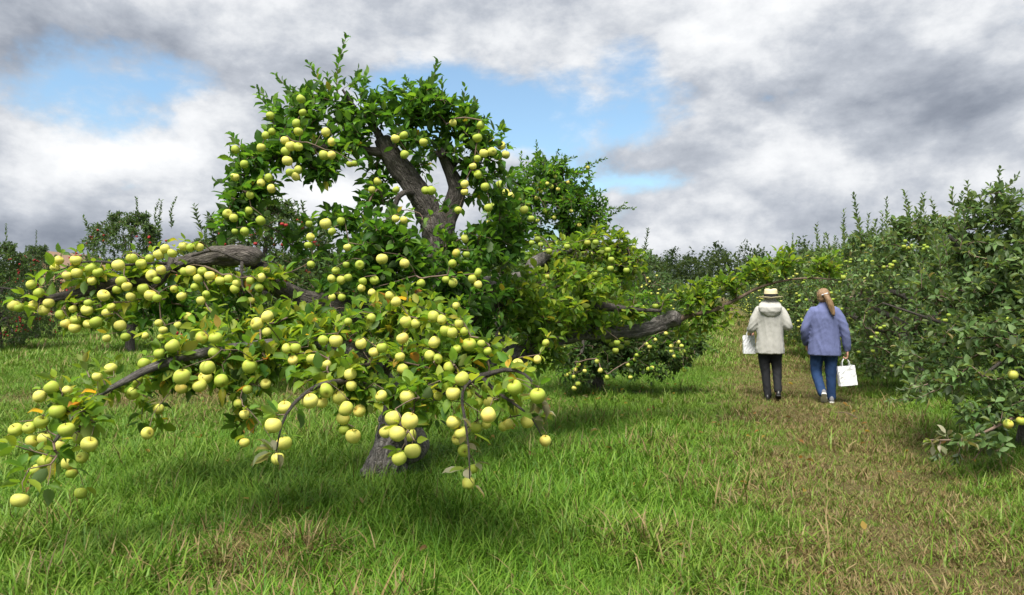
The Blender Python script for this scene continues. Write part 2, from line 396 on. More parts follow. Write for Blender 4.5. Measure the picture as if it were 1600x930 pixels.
class Tree:
    def __init__(s, seed):
        s.rg = np.random.default_rng(seed); s.limbs = []; s.pos = []; s.par = []; s.wt = []
        s.tips = []; s.lp, s.ld, s.lu, s.ll, s.lc = [], [], [], [], []
        s.apples = []
    def limb(s, pts, rough=0.10, sides=12, mat=None, label=None, step=0.045, name='limb', ridges=0.0):
        c = catmull(pts, step); s.limbs.append((c, rough, sides, mat, label, name, ridges))
        k = max(1, int(0.07 / step))
        for p in c[::k]: s.pos.append(p[:3]); s.par.append(-1)
    def tip(s, p, kind='leaf', pal='deep', size=0.095, n=9, up=0.25, ln=0.24): s.tips.append((np.asarray(p, float), kind, pal, size, n, up, ln))
    def grow(s, bend=0.12):
        rg = s.rg; s.nlimb = len(s.pos)
        pos = np.array(s.pos); par = list(s.par)
        T = np.array([t[0] for t in s.tips])
        dist = np.array([np.min(np.linalg.norm(pos - p, axis=1)) for p in T])
        cap = 6000; arr = np.zeros((len(pos) + len(T) * 40, 3)); arr[:len(pos)] = pos; n = len(pos)
        s.tipnode = {}; s.tippath = {}
        for i in np.argsort(dist):
            p = T[i]; dd = np.linalg.norm(arr[:n] - p, axis=1); a = int(np.argmin(dd)); D = dd[a]
            m = int(min(38, max(1, D / 0.06))); p0 = arr[a].copy()
            mid = (p0 + p) / 2 + rg.normal(0, bend, 3) * D * 0.6 + np.array([0, 0, 0.10 * D])
            t = (np.arange(1, m + 1) / m)[:, None]
            c = (1 - t) ** 2 * p0 + 2 * t * (1 - t) * mid + t ** 2 * p
            c[:-1] += rg.normal(0, 0.004, (m - 1, 3)) if m > 1 else 0
            arr[n:n + m] = c; par += [a] + list(range(n, n + m - 1)); n += m
            s.tipnode[i] = n - 1
        s.arr = arr[:n]; s.par = np.array(par)
        cnt = np.zeros(n); cnt[list(s.tipnode.values())] = 1
        for k in range(n - 1, s.nlimb - 1, -1):
            if s.par[k] >= 0: cnt[s.par[k]] += cnt[k]
        s.rad = np.clip(0.0019 * np.maximum(cnt, 1) ** 0.5, 0.0016, 0.022)
    def add_leaf(s, p, d, up, ln, c):
        s.lp.append(p); s.ld.append(d); s.lu.append(up); s.ll.append(ln); s.lc.append(c)
    def leaf_up(s):
        rg = s.rg
        for i, (p, kind, pal, size, nl, upb, lng) in enumerate(s.tips):
            if nl <= 0: continue
            k = s.tipnode[i]; chain = [s.arr[k]]; L = 0
            while L < lng and k >= s.nlimb and s.par[k] >= 0:
                k2 = s.par[k]; L += np.linalg.norm(s.arr[k2] - s.arr[k]); chain.append(s.arr[k2]); k = k2
            ch = np.array(chain); tan = ch[0] - ch[min(2, len(ch) - 1)]
            if np.linalg.norm(tan) < 1e-5: tan = np.array([0, 0, 1.0])
            tan /= np.linalg.norm(tan)
            cols = leaf_cols(pal, nl, rg); a0 = rg.uniform(0, 6.28)
            ref = np.cross(tan, [0.2, 0.4, 0.9]); ref /= np.linalg.norm(ref) + 1e-9; ref2 = np.cross(tan, ref)
            nr = min(nl, 3 if kind == 'leaf' else nl)
            for j in range(nl):
                f = 0 if j < nr else (j - nr + 1) / (nl - nr + 1) * (len(ch) - 1)
                q = ch[int(f)] if f == int(f) else ch[int(f)] * (1 - f % 1) + ch[int(f) + 1] * (f % 1)
                a = a0 + j * 2.4
                rad = ref * math.cos(a) + ref2 * math.sin(a)
                d = tan * (0.75 if j < nr else 0.35) + rad * 0.9 + np.array([0, 0, upb]) + rg.normal(0, 0.22, 3)
                u = np.array([0, 0, 1.0]) + rg.normal(0, 0.42, 3) + rad * 0.2 - tan * 0.1
                s.add_leaf(q, d, u, size * rg.uniform(0.62, 1.2), cols[j])
    def sprout(s, p0, p1, pal, size=0.085, spacing=0.022, bow=0.05):
        """an upright new shoot, leaves all along it"""
        rg = s.rg; p0, p1 = np.asarray(p0, float), np.asarray(p1, float); D = np.linalg.norm(p1 - p0)
        mid = (p0 + p1) / 2 + rg.normal(0, bow, 3) * D
        c = catmull(np.c_[np.array([p0, mid, p1]), [0.0045, 0.0032, 0.0016]], 0.04)
        s.sprouts.append(c) if hasattr(s, 'sprouts') else setattr(s, 'sprouts', [c])
        n = int(D / spacing); cols = leaf_cols(pal, n, rg); tan = (p1 - p0) / D
        ref = np.cross(tan, [0.3, 0.9, 0.1]); ref /= np.linalg.norm(ref); ref2 = np.cross(tan, ref)
        for j in range(n):
            f = (j + 1) / n * (len(c) - 1); i = min(int(f), len(c) - 2); q = c[i, :3] * (1 - f + i) + c[i + 1, :3] * (f - i)
            a = j * 2.4; rad = ref * math.cos(a) + ref2 * math.sin(a); top = (j + 1) / n
            d = tan * (0.8 + 0.5 * top) + rad * 0.7 + rg.normal(0, 0.12, 3)
            u = tan * 0.9 - rad * 0.3 + rg.normal(0, 0.25, 3)
            s.add_leaf(q, d, u, size * (1.0 - 0.4 * top) * rg.uniform(0.75, 1.15), cols[j])
    def cull_before_apples(s, keep=0.25):
        """apples hang on the outside of the foliage: thin the leaves that would grow through or right in front of them"""
        lp = np.array(s.lp) + np.array(s.ld) / (np.linalg.norm(s.ld, axis=1)[:, None] + 1e-9) * np.array(s.ll)[:, None] * 0.55
        ok = np.ones(len(lp), bool); eye = np.array([0, 0, EYE]); r = s.rg.uniform(0, 1, len(lp))
        for (c, rad, *_r) in s.apples:
            v = c - eye; D = np.linalg.norm(v); v = v / D
            w = lp - eye; t = w @ v; off = np.linalg.norm(w - t[:, None] * v, axis=1)
            ok &= ~((off < rad * 1.1) & (t < D) & (t > D - 0.9) & (r > keep))
            ok &= ~(np.linalg.norm(lp - c, axis=1) < rad * 1.0)
            ok &= ~((off < rad * 1.9) & (t < D - rad * .5) & (t > D - 0.7) & (r > keep + .4))
        for c in getattr(s, 'open_wood', []):                       # old bare wood carries few leaves
            v = c[:3] - eye; D = np.linalg.norm(v); v = v / D; w = lp - eye; t = w @ v; off = np.linalg.norm(w - t[:, None] * v, axis=1)
            ok &= ~((off < c[3] * 1.05) & (t < D) & (t > D - 0.7) & (r > .22))
        for k in ('lp', 'ld', 'lu', 'll', 'lc'): setattr(s, k, [q for q, o in zip(getattr(s, k), ok) if o])
    def build(s, root, leafmat, tmpl, barkmat=None, single_leaves=0, twig_sides=4):
        barkmat = barkmat or M_BARK
        for i, (c, rough, sides, m, label, name, ridges) in enumerate(s.limbs):
            g = Geo(); tube(g, c, sides, rough, i + 11, ridges=ridges)
            o = obj(name, g.mesh(name), m or barkmat, root)
            if label: o['label'] = label
        g = Geo()
        n = len(s.arr); k = np.arange(s.nlimb, n); a, b = s.arr[s.par[k]], s.arr[k]
        rb = s.rad[k]; pk = s.par[k]; ra = np.where(pk < s.nlimb, rb * 1.25, s.rad[pk]); ra = np.minimum(ra, rb * 1.6)
        t = b - a; ln = np.linalg.norm(t, axis=1)[:, None] + 1e-9; t = t / ln
        u = np.cross(t, [0.31, 0.17, 0.93]); u /= np.linalg.norm(u, axis=1)[:, None] + 1e-9; w = np.cross(t, u)
        ang = np.linspace(0, 2 * np.pi, twig_sides, endpoint=False)
        ring = np.cos(ang)[None, :, None] * u[:, None] + np.sin(ang)[None, :, None] * w[:, None]
        v = np.concatenate([a[:, None] + ring * ra[:, None, None], b[:, None] + ring * rb[:, None, None]], 1)
        S = twig_sides; j = np.arange(S); kk = (j + 1) % S
        q = np.stack([j, kk, S + kk, S + j], 1)[None] + (np.arange(len(k)) * 2 * S)[:, None, None]
        uv = np.zeros((len(k), 2 * S, 2)); uv[:, :, 0] = np.tile(j / S, 2); uv[:, S:, 1] = ln; uv[:, :, 1] += s.rg.uniform(0, 9, (len(k), 1))
        g.add(v.reshape(-1, 3), q.reshape(-1, 4), None, uv.reshape(-1, 2))
        for c in getattr(s, 'sprouts', []): tube(g, c, S, cap=False)
        obj('twigs', g.mesh('twigs'), M_TWIG, root, 'stuff')
        lp, ld, lu, ll, lc = (np.array(x) for x in (s.lp, s.ld, s.lu, s.ll, s.lc))
        pick = np.zeros(len(lp), bool)
        if single_leaves:
            d = lp[:, 1]; px = CX + F * lp[:, 0] / d; py = HY - F * (lp[:, 2] - EYE) / d
            inn = (px > 8) & (px < 1592) & (py > 8) & (py < 925)
            cell = (px // 9).astype(int) * 1000 + (py // 9).astype(int)
            order = np.argsort(d); seen = set(); front = np.zeros(len(lp), bool)
            for i in order:
                if inn[i] and cell[i] not in seen: seen.add(cell[i]); front[i] = True
            x, y, z = basis(ld, lu); view = lp - np.array([0, 0, EYE]); view /= np.linalg.norm(view, axis=1)[:, None]
            score = ll / d * (0.3 + np.abs((z * view).sum(1))) * front
            pick[np.argsort(-score)[:single_leaves]] = True
            variants = {}
            for i in np.where(pick)[0]:
                key = tuple(np.round(lc[i] / 0.03).astype(int))
                if key not in variants:
                    me = mesh_np('leaf', LEAF_HI[0], LEAF_HI[1], col=np.tile(lc[i], (len(LEAF_HI[0]), 1))); me.materials.append(leafmat); variants[key] = me
                o = bpy.data.objects.new('leaf', variants[key]); COL.objects.link(o); o.parent = root
                mm = Matrix([[*x_] for x_ in np.stack([x[i], y[i], z[i]], 1)]).to_4x4() @ Matrix.Scale(float(ll[i]), 4)
                mm.translation = Vector(lp[i]) - root.location; o.matrix_basis = mm
        r = ~pick
        o = obj('foliage', leaves_mesh('foliage', lp[r], ld[r], lu[r], ll[r], lc[r], tmpl, s.rg.uniform(-0.2, 2.8, r.sum())), leafmat, root, 'stuff')
        return o
    def localise(s, root):
        """parts were laid out in world coordinates: bring them under the root's origin"""
        off = root.location.copy()
        for ch in root.children:
            if ch.type == 'MESH' and ch.location.length < 1e-6: ch.data.transform(Matrix.Translation(-off))

# apple meshes
def apple_mesh(seed, nseg=16, nring=11, tint=(1, 1, 1)):
    rg = np.random.default_rng(seed)
    th = np.linspace(0.0, np.pi, nring)
    prof = []
    squash = rg.uniform(0.90, 1.0); taper = rg.uniform(0.04, 0.12)
    for t in th:
        r = math.sin(t) ** 0.86; z = math.cos(t)
        z = z * squash
        z -= 0.30 * math.exp(-(r / 0.26) ** 2) * (1 if t < 1.57 else -0.75)
        r = r * (1 + taper * math.cos(t))
        prof.append((r, z))
    ang = np.linspace(0, 2 * np.pi, nseg, endpoint=False)
    v = []
    lob = rg.uniform(0.01, 0.03); ph = rg.uniform(0, 6.28); ell = rg.uniform(-0.03, 0.03)
    for (r, z) in prof[1:-1]:
        for a in ang:
            k = 1 + lob * math.cos(5 * a + ph) * (1 if z < 0 else 0.3) + ell * math.cos(2 * a)
            v.append((r * k * math.cos(a), r * k * math.sin(a), z + 0.04 * math.sin(a + ph) * r))
    v.append((0, 0, prof[0][1])); v.append((0, 0, prof[-1][1])); nr = nring - 2
    q = [(i * nseg + j, (i + 1) * nseg + j, (i + 1) * nseg + (j + 1) % nseg, i * nseg + (j + 1) % nseg) for i in range(nr - 1) for j in range(nseg)]
    t = [(nr * nseg, j, (j + 1) % nseg) for j in range(nseg)] + [(nr * nseg + 1, (nr - 1) * nseg + (j + 1) % nseg, (nr - 1) * nseg + j) for j in range(nseg)]
    c = np.tile(np.array(tint, dtype=float), (len(v), 1)); c[-1] = (0.5, 0.42, 0.3); c[-2] = (0.6, 0.5, 0.35); c[:nseg] = (0.9, 0.85, 0.7)
    return mesh_np('apple', np.array(v), [np.array(q), np.array(t)], col=c)
APPLES = [apple_mesh(i) for i in range(7)]
for me in APPLES: me.materials.append(M_APPLE)
def stalk_mesh():
    g = Geo(); tube(g, catmull([(0, 0, 0.62, .05), (0.05, 0.02, 0.95, .04), (0.16, 0.04, 1.25, .045)], .1), 5); return g.mesh('stalk')
STALK = stalk_mesh(); STALK.materials.append(M_STALK)

def put_apples(root, apples, rg, n_stalk=90, limit=300):
    """apples: (centre, radius); each an object under its tree, the largest with a stalk"""
    near = sorted(apples, key=lambda a: -a[1] / a[0][1])
    for i, (c, r, *_x) in enumerate(near[:limit]):
        o = bpy.data.objects.new('apple', APPLES[i % 7]); COL.objects.link(o); o.parent = root
        o.location = Vector(c) - root.location; o.scale = (r * rg.uniform(.95, 1.05), r * rg.uniform(.95, 1.05), r * rg.uniform(.9, 1.05))
        tx, ty = (rg.normal(0, 0.35), rg.normal(0, 0.35))
        if rg.uniform() < 0.28: tx -= rg.uniform(0.5, 1.1)                # some show their eye
        o.rotation_euler = (tx, ty, rg.uniform(0, 6.28))
        if i < n_stalk: obj('stalk', STALK, None, o)
    rest = near[limit:]
    if rest: fruit_mass(root, [(np.array(c) - np.array(root.location), r) for c, r, *_x in rest], M_APPLE)

def fruit_mass(root, spots, m, name='fruit'):
    base = apple_mesh(3, 8, 6); bv = np.empty(len(base.vertices) * 3); base.vertices.foreach_get('co', bv); bv = bv.reshape(-1, 3)
    g = Geo()
    q = np.array([p.vertices for p in base.polygons if len(p.vertices) == 4]); t = np.array([p.vertices for p in base.polygons if len(p.vertices) == 3])
    for c, r in spots: g.add(bv * r + np.asarray(c), q, t, c=(.72, .80, .7))
    bpy.data.meshes.remove(base)
    return obj(name, g.mesh(name), m, root, 'stuff')

# ------------------------------------------------------------------ the old apple tree in front
A_FRONT = '''81 606 22 62 620 20 90 643 24 64 660 20 46 669 20 25 672 22 104 672 25 125 684 21 139 695 24 50 689 20 70 686 21 70 721 22 93 697 18
107 724 21 129 715 18 112 740 17 126 771 19 31 782 26 57 734 18 213 595 18 207 615 21 152 589 15 173 577 20 105 610 15 249 553 18 270 541 22
315 528 20 337 529 21 324 575 24 321 590 20 284 589 25 283 607 19 312 603 22 346 595 22 390 573 22 334 552 18 415 600 17 225 569 20 248 639 16 230 677 20
382 648 16 382 692 16 372 631 14 387 609 16 418 495 20 402 506 20 417 519 15 619 472 17 609 462 15 580 497 14 634 502 18 629 529 20 597 544 18 564 537 18
525 533 21 505 532 17 448 545 17 462 544 16 488 561 20 510 570 16 547 585 21 458 563 16 509 611 24 531 622 22 484 627 25 503 629 18 629 577 18 596 619 19
541 639 24 549 603 17 544 503 13 584 551 16 445 637 23 427 665 27 444 693 25 434 717 22 536 654 22 562 642 20 538 672 17 552 682 23 614 654 25 603 675 21
621 678 27 624 717 24 640 658 27 645 705 26 641 680 20 677 495 19 690 500 16 635 505 18 713 478 13 696 517 18 706 520 20 679 535 20 672 556 18 684 561 16
733 539 22 702 575 20 722 592 25 809 570 19 796 578 15 804 606 25 840 619 25 761 606 18 708 615 24 725 518 14 717 506 14 714 546 15 752 537 13 649 506 15
730 616 18 636 620 24 747 630 17 764 629 18 803 639 21 763 649 25 708 660 24 721 677 24 743 668 20 794 663 18 786 667 16 824 659 22 852 689 19 725 704 20
739 733 17 732 755 20 760 663 16 715 686 19 685 619 16 762 549 14 625 558 16 840 562 13 853 536 12'''
A_LEFT = '''49 445 16 61 458 16 21 478 17 30 481 15 52 478 16 68 485 17 76 474 16 94 492 15 103 506 16 118 500 16 117 513 18 136 485 18 150 504 19 138 507 15
188 509 18 196 527 15 166 489 14 204 464 15 162 462 19 190 440 17 198 448 15 183 453 14 143 420 18 153 426 15 119 407 18 120 427 17 105 431 15 86 418 14
92 407 14 144 439 14 185 415 19 206 404 17 138 474 13 174 480 13 114 483 13 167 529 13 234 404 14 248 398 17 258 389 15 269 396 15 287 385 15 298 387 14
311 386 15 221 413 16 237 431 18 252 422 15 245 438 13 224 452 17 235 462 18 245 466 15 298 423 17 289 425 15 316 424 14 310 435 15 328 431 16 344 439 16
370 443 14 367 452 15 357 436 13 405 450 14 284 463 15 304 449 13 272 452 12 322 460 12 314 470 14 294 495 14 278 509 13 248 505 13 408 434 15 391 439 13
392 470 13 227 525 12 252 527 12 255 516 13'''
A_TOP = '''470 155 14 422 181 13 473 176 12 463 193 14 466 206 15 425 206 12 415 212 12 445 220 14 454 229 16 466 230 14 446 237 14 449 252 17 466 266 14 454 270 15
462 276 14 509 207 15 518 222 13 506 243 16 518 243 14 368 234 14 382 257 14 367 277 14 420 278 14 408 286 13 424 295 14 391 305 13 355 334 15 365 341 14
382 362 14 407 345 15 367 362 11 408 231 14 509 350 18 533 346 13 519 362 13 485 371 14 482 383 13 543 387 13 546 257 11 554 256 11 389 329 12 618 217 14
631 212 14 662 223 14 632 242 14 674 298 15 665 298 13 746 216 15 751 196 14 708 192 12 783 228 14 769 237 14 790 242 14 756 240 14 779 245 12 747 273 14
758 292 14 726 288 13 726 300 12 781 289 13 798 306 12 790 301 12 763 325 13 771 322 12 819 328 14 590 284 13 581 297 12 619 297 12 796 276 11 716 329 12
631 344 13 618 342 13 746 248 12 739 260 12 486 414 13 562 414 15 597 405 18 632 412 15 525 423 13 518 436 13 533 438 14 544 434 13 567 440 13 585 438 14
658 443 14 581 458 13 565 450 13 534 465 12 519 465 12 541 414 12 483 350 12 726 373 13 713 396 14 729 398 12 707 412 13 697 437 13 708 442 15 747 426 14
738 436 14 747 445 13 830 342 12'''
A_RIGHT = '''780 422 12 794 421 12 765 453 12 804 458 11 772 468 11 780 466 11 784 477 12 784 495 11 840 374 11 831 380 10 845 383 10 858 393 11 841 420 11
845 436 11 856 433 11 918 380 11 931 379 11 886 386 11 891 395 10 906 396 10 914 395 10 923 397 9 950 391 11 955 406 11 954 420 11 967 380 10 984 394 10
990 388 10 999 406 10 979 423 11 992 425 10 988 434 10 981 448 10 929 429 11 918 430 10 910 435 10 952 474 10 956 476 10 967 476 10 947 481 10 959 466 10
1024 479 11 991 472 10 934 406 10 964 536 11 956 538 10 970 542 10 980 536 10 950 532 10 962 548 11 1161 449 11 1131 451 11 1091 479 11 1317 434 10'''
def triples(s):
    a = [float(x) for x in s.split()]; return list(zip(a[::3], a[1::3], a[2::3]))

# foliage masses: px, py, distance, half-width, half-height (px), palette, density
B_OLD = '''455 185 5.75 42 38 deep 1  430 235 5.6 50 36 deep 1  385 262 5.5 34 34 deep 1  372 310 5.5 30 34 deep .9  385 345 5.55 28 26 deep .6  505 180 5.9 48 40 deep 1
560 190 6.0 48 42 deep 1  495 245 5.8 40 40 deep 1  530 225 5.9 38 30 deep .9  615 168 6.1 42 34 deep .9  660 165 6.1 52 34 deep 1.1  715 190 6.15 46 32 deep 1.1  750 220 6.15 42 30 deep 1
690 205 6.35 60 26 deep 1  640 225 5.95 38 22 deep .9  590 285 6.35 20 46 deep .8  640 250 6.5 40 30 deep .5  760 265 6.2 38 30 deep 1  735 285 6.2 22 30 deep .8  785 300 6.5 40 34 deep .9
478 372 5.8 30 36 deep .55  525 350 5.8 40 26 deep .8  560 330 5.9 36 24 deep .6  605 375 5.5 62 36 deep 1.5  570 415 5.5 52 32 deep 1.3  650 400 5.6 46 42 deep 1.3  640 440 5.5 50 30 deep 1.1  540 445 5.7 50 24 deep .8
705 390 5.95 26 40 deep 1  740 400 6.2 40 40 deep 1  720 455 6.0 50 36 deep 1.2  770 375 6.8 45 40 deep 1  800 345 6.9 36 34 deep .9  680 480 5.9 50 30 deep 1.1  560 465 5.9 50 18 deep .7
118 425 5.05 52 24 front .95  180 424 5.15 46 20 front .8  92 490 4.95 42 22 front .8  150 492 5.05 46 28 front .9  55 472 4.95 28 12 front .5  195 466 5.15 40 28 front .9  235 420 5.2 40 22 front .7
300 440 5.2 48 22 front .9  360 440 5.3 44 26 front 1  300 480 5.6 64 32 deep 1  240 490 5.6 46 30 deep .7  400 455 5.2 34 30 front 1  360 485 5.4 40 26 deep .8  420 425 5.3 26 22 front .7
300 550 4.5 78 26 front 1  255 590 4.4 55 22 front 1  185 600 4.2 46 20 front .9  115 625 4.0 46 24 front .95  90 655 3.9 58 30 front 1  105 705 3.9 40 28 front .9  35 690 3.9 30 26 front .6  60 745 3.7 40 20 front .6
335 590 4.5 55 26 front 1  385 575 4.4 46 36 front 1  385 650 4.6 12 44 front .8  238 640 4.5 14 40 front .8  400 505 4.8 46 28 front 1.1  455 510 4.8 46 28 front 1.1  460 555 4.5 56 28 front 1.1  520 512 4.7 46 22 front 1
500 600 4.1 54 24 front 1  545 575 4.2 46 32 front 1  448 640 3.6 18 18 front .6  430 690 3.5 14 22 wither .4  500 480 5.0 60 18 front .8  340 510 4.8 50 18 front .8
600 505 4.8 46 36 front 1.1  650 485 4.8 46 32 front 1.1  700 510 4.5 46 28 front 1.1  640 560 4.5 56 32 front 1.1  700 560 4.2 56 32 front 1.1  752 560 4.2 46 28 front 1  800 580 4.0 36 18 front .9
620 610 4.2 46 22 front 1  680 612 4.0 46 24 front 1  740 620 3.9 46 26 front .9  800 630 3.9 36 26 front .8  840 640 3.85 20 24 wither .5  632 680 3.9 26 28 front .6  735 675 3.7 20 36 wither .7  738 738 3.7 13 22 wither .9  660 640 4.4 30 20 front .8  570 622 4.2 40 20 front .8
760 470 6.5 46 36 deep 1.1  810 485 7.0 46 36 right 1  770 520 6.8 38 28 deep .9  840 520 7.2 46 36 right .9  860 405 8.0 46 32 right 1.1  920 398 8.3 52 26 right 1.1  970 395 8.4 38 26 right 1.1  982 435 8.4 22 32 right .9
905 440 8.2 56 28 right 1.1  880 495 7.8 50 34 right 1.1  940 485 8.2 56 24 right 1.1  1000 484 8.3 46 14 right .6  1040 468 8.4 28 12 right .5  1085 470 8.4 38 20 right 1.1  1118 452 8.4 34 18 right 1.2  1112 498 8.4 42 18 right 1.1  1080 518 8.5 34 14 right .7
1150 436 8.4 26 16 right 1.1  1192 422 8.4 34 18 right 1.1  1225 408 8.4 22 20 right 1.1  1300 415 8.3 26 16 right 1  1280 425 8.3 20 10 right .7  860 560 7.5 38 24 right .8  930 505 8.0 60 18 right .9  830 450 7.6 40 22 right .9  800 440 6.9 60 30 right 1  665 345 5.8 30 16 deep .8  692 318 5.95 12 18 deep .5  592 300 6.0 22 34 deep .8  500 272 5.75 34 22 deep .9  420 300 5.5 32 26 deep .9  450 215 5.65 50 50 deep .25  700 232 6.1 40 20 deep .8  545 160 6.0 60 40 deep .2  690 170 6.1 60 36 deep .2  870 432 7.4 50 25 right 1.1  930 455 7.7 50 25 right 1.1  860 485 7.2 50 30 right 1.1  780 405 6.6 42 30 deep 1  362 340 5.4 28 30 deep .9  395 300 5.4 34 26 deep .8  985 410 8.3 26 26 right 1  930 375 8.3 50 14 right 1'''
def blobs(txt):
    a = txt.split(); return [(*[float(x) for x in a[i:i + 5]], a[i + 5], float(a[i + 6])) for i in range(0, len(a), 7)]

def scatter_blobs(tree, bl, size, per_tip=9, cover=2.3, deepen=1.0):
    rg = tree.rg
    for (px, py, d, rx, ry, pal, dens) in bl:
        if pal == 'front': dens *= 1.2 if d < 4.9 else .8
        lpx = size * F / d; need = cover * dens * math.pi * rx * ry / (0.26 * lpx * lpx); nt = max(2, int(round(need / per_tip)))
        rd = 0.5 * (rx + ry) / F * d * 0.95 * deepen
        for _ in range(nt):
            while True:
                w = rg.uniform(-1, 1, 3)
                if 0.05 < w @ w < 1: break
            dd = d + w[2] * rd
            p = P(px + w[0] * rx, py + w[1] * ry, d); p[1] = dd       # offset straight in world space
            if p[2] < 0.16: p[2] = 0.16 + rg.uniform(0, 0.1)
            hang = pal in ('front', 'wither')
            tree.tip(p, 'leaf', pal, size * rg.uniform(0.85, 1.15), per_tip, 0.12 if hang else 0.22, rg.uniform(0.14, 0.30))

def L(*pts): return [(*P(a, b, c), r) for a, b, c, r in pts]

def old_tree():
    base = P(612, 458 + 1600 / 6.1 * F / 1000, 6.1)
    root = empty('apple_tree', (base[0], base[1], 0.0))
    tag(root, 'sprawling old apple tree with split leaning trunk, laden with yellow-green apples', 'tree')
    t = Tree(3)
    t.limb(L((590, 780, 6.08, .25), (602, 745, 6.08, .185), (614, 705, 6.1, .162), (634, 650, 6.15, .172), (644, 620, 6.17, .17)), .12, 40, M_STUMP, 'pale weathered grey trunk base with deep cracks', .016, 'trunk_base', .17)
    t.limb(L((618, 690, 6.12, .17), (634, 645, 6.15, .178), (664, 565, 6.2, .165), (684, 480, 6.2, .145), (690, 405, 6.2, .132), (683, 352, 6.2, .14), (676, 335, 6.2, .12)),
           .14, 34, None, 'dark leaning trunk forking near the top', .022, 'trunk', .05)
    t.limb(L((684, 372, 6.2, .11), (664, 322, 6.17, .108), (645, 290, 6.15, .102), (622, 258, 6.12, .095), (606, 234, 6.1, .088), (597, 217, 6.1, .07)), .12, 18, None, 'thick bare limb leaning left with a knotty cut end', .025)
    t.limb(L((686, 372, 6.22, .09), (704, 328, 6.22, .082), (713, 300, 6.22, .08), (708, 280, 6.2, .062), (699, 260, 6.17, .05), (692, 244, 6.14, .044), (688, 238, 6.06, .043)), .10, 16, None, 'crooked bare limb with a ringed pruning stub', .02)
    t.limb(L((706, 262, 6.2, .03), (716, 250, 6.24, .026), (730, 258, 6.3, .022), (755, 245, 6.25, .012)), .08, 8)
    t.limb(L((650, 304, 6.12, .028), (636, 300, 6.0, .026), (624, 306, 5.95, .024), (617, 322, 5.92, .022), (612, 342, 5.88, .018), (600, 372, 5.7, .012)), .08, 8)
    t.limb(L((606, 240, 6.12, .05), (575, 236, 6.0, .036), (535, 230, 5.9, .03), (490, 232, 5.75, .026), (450, 240, 5.65, .02), (405, 262, 5.55, .015), (378, 310, 5.5, .009)), .08, 8)
    t.limb(L((600, 228, 6.1, .045), (585, 200, 6.05, .03), (560, 175, 6.0, .02), (535, 140, 5.95, .01)), .08, 8)
    t.limb(L((610, 236, 6.1, .04), (640, 190, 6.12, .026), (680, 170, 6.12, .016), (730, 190, 6.15, .009)), .08, 8)
    # the long limb to the left
    t.limb(L((676, 528, 6.2, .12), (620, 505, 6.0, .10), (560, 490, 5.8, .09), (505, 476, 5.62, .082), (452, 459, 5.47, .078), (432, 447, 5.42, .07), (418, 436, 5.38, .062), (404, 416, 5.31, .06)), .2, 18, None, 'thick dark limb leaving the trunk to the left', .025)
    t.limb(L((405, 408, 5.30, .060), (394, 401, 5.28, .088), (376, 397, 5.27, .078), (355, 400, 5.26, .070), (335, 402, 5.25, .066), (290, 410, 5.22, .055),
             (258, 424, 5.2, .048), (222, 437, 5.17, .045), (180, 444, 5.12, .040), (140, 454, 5.07, .037), (95, 463, 5.02, .032), (58, 471, 4.98, .024)), .22, 20, None, 'long grey limb reaching left from a knotty cut end', .025)
    t.limb(L((60, 471, 4.98, .011), (40, 460, 4.95, .009), (20, 452, 4.9, .008), (-15, 449, 4.85, .006)), .05, 6)
    t.limb(L((268, 404, 5.14, .022), (263, 422, 5.08, .021), (256, 436, 5.05, .019), (247, 445, 5.04, .018), (238, 448, 5.06, .015)), .08, 8)
    t.limb(L((262, 412, 5.12, .014), (235, 411, 5.05, .012), (195, 414, 5.0, .011), (160, 409, 4.98, .009), (128, 410, 4.95, .007), (92, 423, 4.95, .004)), .05, 6)
    t.limb(L((378, 410, 5.2, .012), (377, 430, 5.12, .011), (379, 450, 5.1, .008), (381, 462, 5.1, .005)), .05, 6)
    t.limb(L((300, 400, 5.15, .009), (330, 392, 5.1, .009), (350, 396, 5.1, .008), (376, 408, 5.12, .008)), .05, 6)
    # the front limb, then its long arm to the lower left
    t.limb(L((646, 700, 6.1, .15), (630, 655, 5.75, .10), (612, 615, 5.3, .07), (592, 582, 5.05, .062), (560, 553, 4.85, .058), (520, 541, 4.7, .052), (470, 537, 4.6, .042), (400, 541, 4.5, .036), (330, 549, 4.42, .031), (250, 570, 4.32, .027),
             (200, 593, 4.2, .021), (150, 621, 4.08, .014), (112, 655, 4.0, .013), (84, 692, 3.9, .008)), .12, 16, M_STUMP, 'pale grey front limb drooping to the lower left', .025)
    t.limb(L((622, 640, 5.5, .05), (640, 612, 4.8, .036), (690, 603, 4.35, .028), (722, 588, 4.1, .024), (750, 588, 4.02, .019), (790, 578, 3.92, .012), (820, 585, 3.88, .008), (845, 612, 3.85, .005)), .10, 9)
    t.limb(L((752, 588, 4.02, .012), (728, 602, 3.9, .010), (722, 625, 3.8, .008), (728, 665, 3.72, .007), (733, 710, 3.68, .005), (734, 748, 3.66, .003)), .08, 6)
    t.limb(L((755, 590, 4.0, .012), (775, 612, 3.92, .010), (805, 632, 3.86, .008), (832, 655, 3.84, .005), (846, 682, 3.84, .003)), .08, 6)
    t.limb(L((598, 588, 5.05, .035), (618, 556, 4.9, .028), (640, 522, 4.8, .022), (648, 500, 4.75, .016), (668, 485, 4.72, .010)), .10, 8)
    t.limb(L((606, 606, 5.2, .04), (590, 612, 4.75, .030), (565, 602, 4.35, .024), (535, 596, 4.1, .018), (495, 604, 3.85, .013), (458, 632, 3.62, .009), (440, 665, 3.55, .006), (432, 705, 3.5, .003)), .10, 8)
    t.limb(L((618, 632, 5.3, .03), (622, 650, 4.5, .018), (630, 672, 4.0, .011), (636, 700, 3.86, .005)), .10, 7)
    t.limb(L((588, 575, 5.0, .018), (553, 566, 4.5, .014), (548, 545, 4.4, .012), (546, 575, 4.35, .008)), .08, 6)
